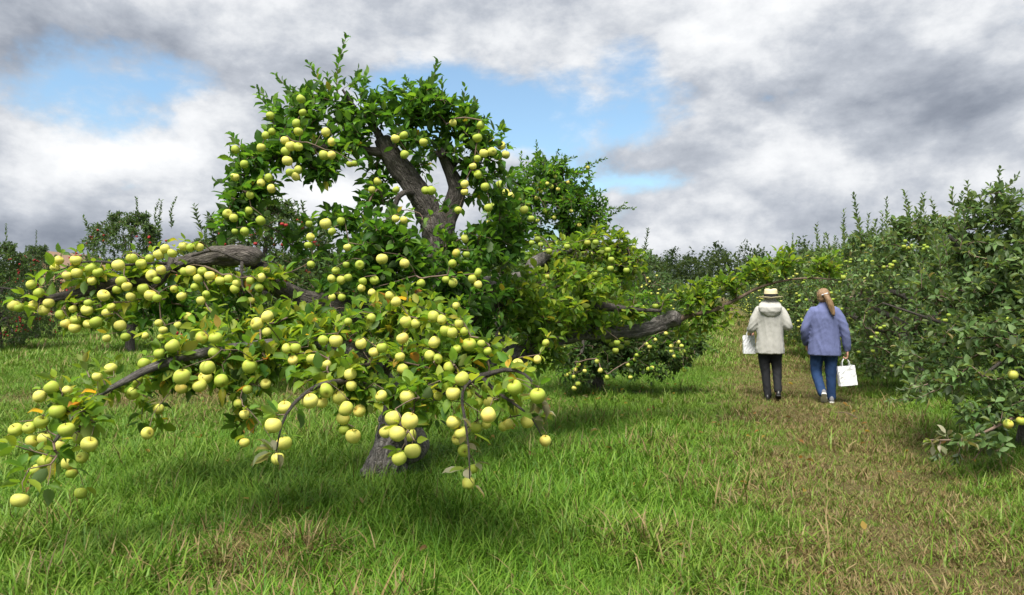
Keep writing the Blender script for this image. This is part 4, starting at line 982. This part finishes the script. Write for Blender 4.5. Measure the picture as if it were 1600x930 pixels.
M_SKIN = mat_plain('skin', (0.50, 0.27, 0.19), .55, .35, .08, 25)
M_JACKET_A = mat_plain('stone_jacket', (0.41, 0.405, 0.375), .75, .25, .07, 12, .35, 26, (1, 1, .4), .02)
M_JACKET_B = mat_plain('denim_shirt', (0.125, 0.145, 0.285), .85, .2, .12, 40, .35, 30, (1, 1, .4), .02)
M_DARK = mat_plain('charcoal_trousers', (0.018, 0.019, 0.022), .8, .2, .2, 20, .3, 25, (1, 1, .3), .02)
M_JEANS = mat_plain('blue_jeans', (0.020, 0.048, 0.125), .8, .2, .35, 9, .3, 25, (1, 1, .3), .02)
M_BLACK = mat_plain('black_leather', (0.012, 0.012, 0.012), .35, .5, .1, 20)
M_WHITE = mat_plain('white_sole', (0.70, 0.70, 0.68), .7, .3, .06, 20)
M_GREYSHOE = mat_plain('grey_shoe', (0.16, 0.16, 0.17), .7, .3, .15, 20)
M_STRAW = mat_plain('straw', (0.66, 0.58, 0.36), .8, .2, .14, 60, .4, 160, (1, 1, 4), .004)
M_HAIR = mat_plain('sandy_hair', (0.25, 0.155, 0.08), .5, .5, .35, 14, .7, 40, (6, 6, .5), .01)
M_HAIR2 = mat_plain('grey_hair', (0.35, 0.32, 0.29), .6, .4, .2, 30, .5, 60, (5, 5, .6), .01)
M_SILVER = mat_plain('silver_clip', (0.6, 0.62, 0.65), .3, .6, .05, 20)

def walker_straw_hat():
    d = 10.62; x = (1203 - CX) / F * d; r = empty('person', (x, d, float(gz(x, d))), math.radians(-18))
    tag(r, 'person in pale stone hooded jacket, straw hat and dark trousers walking away', 'person')
    g = Geo()                                                     # the body, one surface
    loft(g, [(0, 0, .86, .12, .08), (0, 0, 1.0, .15, .10), (0, 0, 1.2, .16, .10), (0, 0, 1.33, .14, .08), (0, 0, 1.39, .08, .07), (0, .01, 1.5, .055, .06)])
    ball(g, (.01, .03, 1.535), (.078, .098, .112)); face(g, (.01, .03, 1.535)); capsule(g, [(0, 0, 1.38, .055), (.005, .02, 1.48, .052)])
    capsule(g, [(-.07, 0, .88, .085), (-.07, .03, .47, .055), (-.035, 0, .06, .04)]); capsule(g, [(.08, 0, .88, .085), (.09, .06, .48, .055), (.11, -.05, .12, .04)])
    capsule(g, [(-.13, 0, 1.33, .04), (-.25, -.02, 1.08, .042), (-.275, .2, 1.04, .03)]); capsule(g, [(.13, 0, 1.33, .04), (.26, -.02, 1.11, .042), (.2, .2, 1.15, .03)])
    hand(g, (-.277, .20, 1.04), (0, .6, -.5), -1); hand(g, (.2, .2, 1.15), (-.4, .8, .2), 1)
    obj('body', remesh(g, 'body', .007, 3), M_SKIN, r)
    g = Geo()
    loft(g, [(0, 0, .70, .206, .146), (0, 0, .78, .204, .145), (0, 0, .95, .192, .138), (0, 0, 1.1, .190, .136), (0, -.005, 1.25, .197, .136), (0, -.01, 1.34, .190, .120), (0, 0, 1.40, .13, .10), (0, .01, 1.46, .085, .09)], 32)
    capsule(g, [(-.142, -.005, 1.342, .074), (-.207, -.02, 1.22, .070), (-.250, -.02, 1.08, .064), (-.265, .06, 1.055, .058), (-.277, .19, 1.045, .052)])
    capsule(g, [(.142, -.005, 1.342, .074), (.207, -.02, 1.23, .070), (.250, -.02, 1.11, .064), (.248, .06, 1.115, .058), (.20, .18, 1.15, .052)])
    obj('jacket', remesh(g, 'jacket', .011, 5, folds(.007, 2.6, 13)), M_JACKET_A, r)
    g = Geo()                                                     # hood lying on the back
    loft(g, [(0, -.10, 1.22, .02, .02), (0, -.125, 1.27, .085, .04), (0, -.125, 1.33, .145, .06), (0, -.10, 1.39, .165, .085), (0, -.05, 1.44, .15, .10), (0, -.005, 1.475, .115, .09), (0, .0, 1.495, .09, .075)], 28)
    obj('hood', remesh(g, 'hood', .010, 4, folds(.006, 9, 12, 4)), M_JACKET_A, r)
    g = Geo()
    loft(g, [(0, 0, .74, .17, .115), (0, 0, .88, .17, .12), (0, 0, .98, .16, .11)], 24)
    capsule(g, [(-.085, 0, .84, .10), (-.08, .03, .62, .083), (-.065, .04, .45, .070), (-.045, .015, .25, .060), (-.033, 0, .10, .055), (-.033, 0, .075, .055)])
    capsule(g, [(.085, 0, .84, .10), (.09, .045, .62, .083), (.10, .06, .47, .070), (.108, .0, .28, .060), (.112, -.05, .16, .054)])
    obj('trousers', remesh(g, 'trousers', .010, 4, folds(.006, 6, 12, 9)), M_DARK, r)
    shoe('shoe', (-.035, -.085, .0), (-.04, .17, .0), (0, 0, 1), M_BLACK, M_BLACK, r)
    shoe('shoe', (.115, -.13, .085), (.12, .10, .01), (0, .3, 1), M_BLACK, M_BLACK, r)
    g = Geo(); ball(g, (.01, .015, 1.53), (.088, .098, .10)); obj('hair', remesh(g, 'hair', .012, 3), M_HAIR2, r)
    ang = np.linspace(0, 2 * np.pi, 36, endpoint=False); g = Geo(); c = (.012, .02)     # hat: brim dips at the sides, pinched crown
    prof = [(.104, 1.555), (.14, 1.549), (.176, 1.553), (.178, 1.559), (.142, 1.556), (.106, 1.563), (.102, 1.60), (.097, 1.66), (.090, 1.69), (.07, 1.698), (.035, 1.688), (.001, 1.683)]
    v = []
    for (rr, z) in prof:
        for a in ang:
            k = max(0, (rr - .104) / .055); px = rr * math.cos(a) * .96; py = rr * math.sin(a) * 1.06
            v.append((c[0] + px, c[1] + py, z - .03 + k * (.018 * abs(math.cos(a)) - .012 * math.sin(a) - .004) - (.012 * math.exp(-(px / .02) ** 2) if z > 1.68 else 0)))
    n = len(prof); q = [(i * 36 + j, i * 36 + (j + 1) % 36, (i + 1) * 36 + (j + 1) % 36, (i + 1) * 36 + j) for i in range(n - 1) for j in range(36)]
    g.add(v, q); hat = obj('straw_hat', g.mesh('straw_hat'), M_STRAW, r)
    g = Geo(); v = []
    for rr, z in ((.1085, 1.540), (.1062, 1.588)): v += [(c[0] + rr * math.cos(a) * .96, c[1] + rr * math.sin(a) * 1.06, z) for a in ang]
    g.add(v, [(j, (j + 1) % 36, 36 + (j + 1) % 36, 36 + j) for j in range(36)]); obj('hat_band', g.mesh('hat_band'), M_BLACK, hat)
    return r

def walker_blue():
    d = 10.55; x = (1288 - CX) / F * d; r = empty('person', (x, d, float(gz(x, d))), math.radians(-20))
    tag(r, 'person with ponytail in blue shirt and jeans walking away with a bag', 'person')
    g = Geo()
    loft(g, [(0, 0, .86, .13, .09), (0, 0, 1.0, .16, .10), (0, 0, 1.2, .165, .10), (0, 0, 1.33, .14, .08), (0, 0, 1.39, .08, .07), (0, .01, 1.5, .055, .06)])
    hc = (-.012, .03, 1.562); ball(g, hc, (.078, .098, .118)); face(g, hc); capsule(g, [(0, 0, 1.38, .056), (-.005, .02, 1.49, .052)])
    capsule(g, [(-.08, 0, .88, .09), (-.10, .05, .44, .058), (-.03, -.10, .13, .042)]); capsule(g, [(.085, 0, .88, .09), (.09, .03, .46, .058), (.10, .06, .06, .042)])
    capsule(g, [(-.13, 0, 1.33, .04), (-.28, -.03, 1.08, .042), (-.245, .1, .87, .03)]); capsule(g, [(.13, 0, 1.33, .04), (.29, -.03, 1.1, .042), (.312, .01, .78, .03)])
    hand(g, (-.245, .1, .86), (.1, .3, -.9), -1); hand(g, (.312, .012, .775), (.02, .1, -1), 1, 1.0)
    obj('body', remesh(g, 'body', .007, 3), M_SKIN, r)
    g = Geo()
    loft(g, [(.0, 0, .70, .230, .156), (0, 0, .80, .224, .154), (0, 0, .95, .210, .144), (0, 0, 1.1, .200, .138), (0, -.005, 1.25, .200, .136), (0, -.01, 1.35, .190, .115), (0, 0, 1.41, .12, .095), (0, .01, 1.445, .085, .085)], 32)
    loft(g, [(0, .01, 1.42, .085, .085), (0, .01, 1.47, .072, .075), (0, .012, 1.49, .068, .070)], 24)
    capsule(g, [(-.145, -.005, 1.350, .074), (-.218, -.02, 1.22, .070), (-.265, -.03, 1.07, .064), (-.262, .03, .96, .058), (-.248, .09, .875, .052)])
    capsule(g, [(.145, -.005, 1.350, .074), (.222, -.02, 1.22, .070), (.272, -.03, 1.08, .065), (.296, -.01, .93, .060), (.308, .008, .835, .054), (.312, .012, .79, .042)])
    obj('shirt', remesh(g, 'shirt', .011, 5, folds(.007, 2.6, 13, 31)), M_JACKET_B, r)
    g = Geo()
    loft(g, [(0, 0, .72, .185, .125), (0, 0, .86, .18, .13), (0, 0, .98, .165, .11)], 24)
    capsule(g, [(-.095, 0, .84, .108), (-.105, .035, .62, .090), (-.105, .05, .44, .076), (-.07, -.03, .27, .066), (-.035, -.10, .15, .060)])
    capsule(g, [(.092, 0, .84, .108), (.092, .025, .62, .090), (.092, .03, .45, .077), (.097, .04, .25, .067), (.10, .055, .08, .066)])
    obj('jeans', remesh(g, 'jeans', .010, 4, folds(.006, 6, 12, 17)), M_JEANS, r)
    shoe('shoe', (.10, -.03, .0), (.105, .23, .0), (0, 0, 1), M_GREYSHOE, M_WHITE, r)
    shoe('shoe', (-.015, -.185, .15), (-.005, -.03, .0), (.02, .8, .75), M_GREYSHOE, M_WHITE, r)
    g = Geo(); ball(g, (-.012, .008, 1.590), (.093, .104, .104)); ball(g, (-.005, -.07, 1.60), (.04, .03, .035)); ball(g, (-.012, .0, 1.54), (.084, .085, .07))
    capsule(g, [(.0, -.095, 1.605, .026), (.03, -.135, 1.56, .036), (.062, -.150, 1.48, .043), (.088, -.150, 1.40, .040), (.108, -.150, 1.33, .027), (.116, -.150, 1.285, .010)])
    o = obj('hair', remesh(g, 'hair', .008, 3, folds(.006, 3, 30, 3)), M_HAIR, r); o['label'] = 'sandy hair tied in a ponytail'
    g = Geo(); capsule(g, [(-.038, -.098, 1.592, .009), (.0, -.118, 1.606, .010), (.036, -.108, 1.618, .009)], 8); obj('hair_clip', g.mesh('hair_clip'), M_SILVER, o)
    return r
WA, WB = walker_straw_hat(), walker_blue()

M_PAPER = mat_plain('white_paper', (0.74, 0.75, 0.77), .7, .3, .05, 9, .5, 14, (1, 1, 1), .02)
def bag(walker, loc, rz, w, dp, h, grip, label, tilt=0.0, fold=False):
    """paper carrier bag with gussets and two looped handles; grip = height of the hand over the mouth"""
    m = walker.matrix_basis.copy(); m = Matrix.Translation(walker.location) @ Matrix.Rotation(walker.rotation_euler.z, 4, 'Z')
    r = empty('paper_bag', m @ Vector(loc)); r.rotation_euler = (0, tilt, walker.rotation_euler.z + rz)
    tag(r, label, 'bag', 'white paper bags')
    rg = np.random.default_rng(int(w * 1000)); nz = 8; v = []; k = 28
    for i in range(nz + 1):
        f = i / nz
        for j in range(k):                                             # rectangle outline, side gussets pinched towards the mouth
            s = j / k * 4; side = int(s); u = s - side
            x, y = [(-.5 + u, -.5), (.5, -.5 + u), (.5 - u, .5), (-.5, .5 - u)][side]
            pin = .30 * f * (1 - abs(u - .5) * 2) if side in (1, 3) else 0
            x *= 1 - pin; cr = .007 * math.sin(j * 1.9 + i * 1.3) * math.sin(i * .8 + j) + rg.normal(0, .0018)
            v.append((x * w * (1 - .02 * f) + cr, y * dp * (1 - .35 * f) + cr * (.6 + f), f * h + (.004 * math.sin(j) if i == nz else 0)))
    q = [(i * k + j, i * k + (j + 1) % k, (i + 1) * k + (j + 1) % k, (i + 1) * k + j) for i in range(nz) for j in range(k)]
    v.append((0, 0, 0.002)); t = [((j + 1) % k, j, (nz + 1) * k) for j in range(k)]
    me = mesh_np('bag_body', np.array(v), [np.array(q), np.array(t)], smooth=False); obj('bag_body', me, M_PAPER, r)
    for s in (-1, 1):
        y = s * dp * .31; g = Geo(); gx, gy = grip[0], grip[1]
        tube(g, catmull([(-w * .22, y, h - .03, .0045), (-w * .2 + gx * .3, y + (gy - y) * .4, h + grip[2] * .5, .0045), (gx - .012, gy + s * .004, h + grip[2] * .97, .0045), (gx + .012, gy + s * .004, h + grip[2] * .97, .0045), (w * .2 + gx * .3, y + (gy - y) * .4, h + grip[2] * .5, .0045), (w * .22, y, h - .03, .0045)], .01), 6)
        obj('handle', g.mesh('handle'), M_PAPER, r)
    return r
bag(WA, (-.295, .22, .675), math.radians(8), .17, .13, .275, (.015, .03, .07), 'upright white paper bag hanging at the left side of the straw-hatted walker')
bag(WB, (.318, .03, .265), math.radians(14), .24, .12, .285, (.0, -.01, .115), 'crumpled white paper bag with loop handles in the blue-shirted walker\'s right hand', math.radians(-6))

def stick():
    g = Geo(); a, b = P(1305, 646, 9.2), P(1343, 655, 8.9); a[2] = .05; b[2] = .03; m = (a + b) / 2 + np.array([0, .03, .03])
    tube(g, catmull([(*a, .006), (*m, .007), (*b, .005)], .03), 6, .15, 4)
    o = obj('stick', g.mesh('stick'), M_TWIG); tag(o, 'thin brown stick lying on the lane behind the walkers', 'stick')
stick()

# ------------------------------------------------------------------ grass
def mat_grass():
    m, T, out = mat('grass_blades')
    at = T.node('ShaderNodeAttribute', attribute_name='col').outputs['Color']        # r: tone of the blade, g: height along it, b: straw share
    sp = T.node('ShaderNodeSeparateColor'); T.put(sp.inputs[0], at)
    dry = T.node('ShaderNodeAttribute', attribute_name='dry', attribute_type='INSTANCER').outputs['Fac']
    lush = T.node('ShaderNodeAttribute', attribute_name='lush', attribute_type='INSTANCER').outputs['Fac']
    g1 = T.ramp(sp.outputs[0], [(0.0, (.065, .170, .012)), (0.5, (.115, .255, .018)), (1.0, (.185, .31, .032))])
    g2 = T.ramp(sp.outputs[0], [(0.0, (.085, .165, .015)), (0.5, (.140, .235, .023)), (1.0, (.205, .285, .045))])
    g = T.mix(lush, g2, g1)
    st = T.ramp(sp.outputs[0], [(0.0, (.12, .085, .032)), (0.5, (.23, .17, .068)), (1.0, (.34, .27, .13))])
    f = T.step(T.math('ADD', T.math('SUBTRACT', dry, sp.outputs[2]), 0.5), 0.42, 0.58)
    c = T.mix(f, g, st)
    bs = T.node('ShaderNodeBsdfPrincipled', {'Base Color': c, 'Roughness': 0.5, 'Specular IOR Level': 0.25})
    tr = T.node('ShaderNodeBsdfTranslucent', {'Color': c})
    mx = T.node('ShaderNodeMixShader', {0: 0.3}); T.l.new(bs.outputs[0], mx.inputs[1]); T.l.new(tr.outputs[0], mx.inputs[2])
    T.l.new(mx.outputs[0], out.inputs[0])
    return m

def clump_mesh(seed, n, rad, hmin, hmax, width, bend, segs=3, broad=False):
    rg = np.random.default_rng(seed); V, Tq, C = [], [], []
    nv = 0
    for k in range(n):
        a = rg.uniform(0, 6.28); r = rad * math.sqrt(rg.uniform(0, 1)); bx, by = r * math.cos(a), r * math.sin(a)
        h = rg.uniform(hmin, hmax); la = rg.uniform(0, 6.28); be = bend * rg.uniform(.3, 1.5); w = width * rg.uniform(.6, 1.3)
        wa = la + 1.57 + rg.normal(0, .5); wx, wy = math.cos(wa) * w / 2, math.sin(wa) * w / 2
        tone, straw = rg.uniform(0, 1), rg.uniform(0, 1)
        ang = rg.uniform(0, .35)
        x, y, z = bx, by, -.02; seg = h / segs
        pts = [(x, y, z)]
        for s in range(segs):
            th = ang + be * (s + .5) / segs
            x += math.sin(th) * math.cos(la) * seg; y += math.sin(th) * math.sin(la) * seg; z += math.cos(th) * seg; pts.append((x, y, z))
        for s, p in enumerate(pts[:-1]):
            f = (1, .95, .6, .4)[s] if not broad else (.4, 1.2, 1.0, .6)[s]
            V += [(p[0] - wx * f, p[1] - wy * f, p[2]), (p[0] + wx * f, p[1] + wy * f, p[2])]; C += [(tone, s / segs, straw)] * 2
        V.append(pts[-1]); C.append((tone, 1, straw))
        for s in range(segs - 1):
            i = nv + s * 2; Tq += [(i, i + 1, i + 3), (i, i + 3, i + 2)]
        i = nv + (segs - 1) * 2; Tq.append((i, i + 1, i + 2)); nv += segs * 2 + 1
    return mesh_np('grass_tuft', np.array(V), np.array(Tq), col=np.array(C), smooth=False)

def vnoise(x, y, s, seed):
    return np.array([mnoise.noise(Vector((a * s + seed, b * s - seed, seed * .37))) for a, b in zip(x, y)])

def grass():
    MG = mat_grass()
    tufts = [clump_mesh(100 + i, 26, .10, .11, .27, .0105, 1.7, 4) for i in range(4)]            # 0-3 long
    tufts += [clump_mesh(110 + i, 32, .11, .05, .16, .0085, 1.6, 3) for i in range(4)]             # 4-7 medium
    tufts += [clump_mesh(120 + i, 34, .13, .025, .085, .0075, 1.4, 3) for i in range(3)]             # 8-10 mown
    tufts += [clump_mesh(130 + i, 40, .26, .10, .22, .020, .9, 2) for i in range(3)]              # 11-13 for far
    tufts += [clump_mesh(140, 9, .05, .05, .10, .035, 1.3, 4, True)]                              # 14 weeds
    cc = bpy.data.collections.new('grass_tufts')
    for i, me in enumerate(tufts):
        me.materials.append(MG); o = bpy.data.objects.new('tuft_%02d' % i, me); cc.objects.link(o)
    rg = np.random.default_rng(77)
    X, Y = [], []
    def band(y0, y1, dens, marg):
        A = (y1 - y0) * (1.5 * (y0 + y1) / 2 + 2 * marg); n = int(A * dens)
        y = rg.uniform(y0, y1, n * 2); x = rg.uniform(-1, 1, n * 2) * (.75 * y1 + marg)
        k = np.abs(x) < .75 * y + marg; X.append(x[k]); Y.append(y[k])
    band(2.6, 5.5, 230, 1.0); band(5.5, 9, 150, 1.0); band(9, 15, 75, 1.0); band(15, 24, 22, 1.5); band(24, 48, 8, 2)
    x, y = np.concatenate(X), np.concatenate(Y); n = len(x)
    n1, n2, n3 = vnoise(x, y, .55, 3.1), vnoise(x, y, 1.7, 9.2), vnoise(x, y, 5.0, 1.7)
    off = np.abs(x - path_x(y) - .25 + n2 * .5)
    lane = np.clip(1.42 - off / 1.15 + .9 * n3, 0, .9)                          # 1 on the worn lane
    und = np.exp(-((x + .75) / 2.6) ** 2 - ((y - 5.6) / 2.2) ** 2)   # long grass under and round the old tree
    left_track = np.exp(-((y - 10.6 + n1 * 1.5) / 1.0) ** 2) * (x < -2.5)
    dry = .05 + .56 * lane + .16 * np.clip(n1, 0, 1) + .12 * np.clip(n2, 0, 1) + .55 * left_track - .12 * und + .15 * n3
    patch = np.exp(-((x + 1.55) / .45) ** 2 - ((y - 4.25) / .5) ** 2)  # rusty dry patch at lower left
    dry += .7 * patch
    dry += .35 * np.exp(-((x - 5.0) / .9) ** 2 - ((y - 6.0) / .5) ** 2)
    dry = np.clip(dry, .04, .9)
    lush = np.clip(.55 + .5 * n1 + .5 * und - .6 * lane - .25 * n2, 0, 1)
    kind = np.where(rg.uniform(0, 1, n) < np.clip(.16 + .75 * und + .25 * n2 + .35 * patch, 0, 1), rg.integers(0, 4, n), rg.integers(4, 8, n))
    kind = np.where(rg.uniform(0, 1, n) < np.maximum(lane * .9, left_track * .8) + .12, rg.integers(8, 11, n), kind)
    kind = np.where((y < 12) & (rg.uniform(0, 1, n) < .04) & (lane < .3), 14, kind)
    farm = y > 15; kind = np.where(farm, rg.integers(11, 14, n), kind)
    sc = rg.uniform(.7, 1.25, n) * np.where(farm, np.clip(y / 18, .9, 2.0), 1.0) * (1 + .5 * n2 + .5 * n3)
    sc = np.where(farm & (lane > .4), sc * .55, sc); sc = np.clip(sc, .35, 2.5); sc = np.where(kind == 14, np.minimum(sc, .8), sc)
    keep = rg.uniform(0, 1, n) > np.clip(.20 * lane + .3 * np.clip(n3, 0, 1) * (lane > .3), 0, .6)
    x, y, dry, lush, kind, sc = (a[keep] for a in (x, y, dry, lush, kind, sc)); n = len(x)
    me = mesh_np('grass', np.stack([x, y, gz(x, y)], 1), np.array([(0, 1, 2)]))
    me.clear_geometry(); me.vertices.add(n); me.vertices.foreach_set('co', np.stack([x, y, gz(x, y)], 1).astype(np.float32).ravel())
    for nm, arr in (('dry', dry), ('lush', lush), ('sc', sc), ('rot', rg.uniform(0, 6.28, n))):
        a = me.attributes.new(nm, 'FLOAT', 'POINT'); a.data.foreach_set('value', arr.astype(np.float32))
    a = me.attributes.new('kind_id', 'INT', 'POINT'); a.data.foreach_set('value', kind.astype(np.int32))
    o = obj('grass', me, MG); tag(o, 'rough green meadow grass with dry straw patches', 'grass', kind='stuff')
    ng = bpy.data.node_groups.new('grass_scatter', 'GeometryNodeTree')
    ng.interface.new_socket('Geometry', in_out='INPUT', socket_type='NodeSocketGeometry'); ng.interface.new_socket('Geometry', in_out='OUTPUT', socket_type='NodeSocketGeometry')
    T = NT(ng); gi, go = T.node('NodeGroupInput'), T.node('NodeGroupOutput')
    ci = T.node('GeometryNodeCollectionInfo', {'Separate Children': True, 'Reset Children': True}); ci.inputs[0].default_value = cc
    def nat(nm, typ='FLOAT'):
        q = T.node('GeometryNodeInputNamedAttribute', data_type=typ); q.inputs[0].default_value = nm
        return q.outputs[0]
    cr = T.node('ShaderNodeCombineXYZ'); T.l.new(nat('rot'), cr.inputs[2])
    ip = T.node('GeometryNodeInstanceOnPoints', {'Pick Instance': True})
    T.l.new(gi.outputs[0], ip.inputs['Points']); T.l.new(ci.outputs[0], ip.inputs['Instance']); T.l.new(nat('kind_id', 'INT'), ip.inputs['Instance Index'])
    T.l.new(cr.outputs[0], ip.inputs['Rotation']); T.l.new(nat('sc'), ip.inputs['Scale']); T.l.new(ip.outputs[0], go.inputs[0])
    mod = o.modifiers.new('scatter', 'NODES'); mod.node_group = ng
    print('grass tufts', n)
grass()

# ------------------------------------------------------------------ leaf litter
def litter():
    rg = np.random.default_rng(91); n = 420
    x = rg.normal(-.6, 3.0, n); y = np.abs(rg.normal(7, 2.6, n)) + 1.5
    pos = np.stack([x, y, gz(x, y) + rg.uniform(.03, .13, n)], 1); d = rg.normal(0, 1, (n, 3)); d[:, 2] *= .3
    u = np.tile([0, 0, 1.0], (n, 1)) + rg.normal(0, .35, (n, 3))
    pal = np.array([(.30, .15, .05), (.38, .26, .06), (.20, .11, .05), (.28, .24, .12)])
    me = leaves_mesh('fallen_leaves', pos, d, u, rg.uniform(.05, .09, n), pal[rg.integers(0, 4, n)], LEAF_HI, rg.uniform(-1, 4, n))
    tag(obj('fallen_leaves', me, M_LEAF), 'scattered dry brown leaves caught in the grass', 'leaves', kind='stuff')
litter()
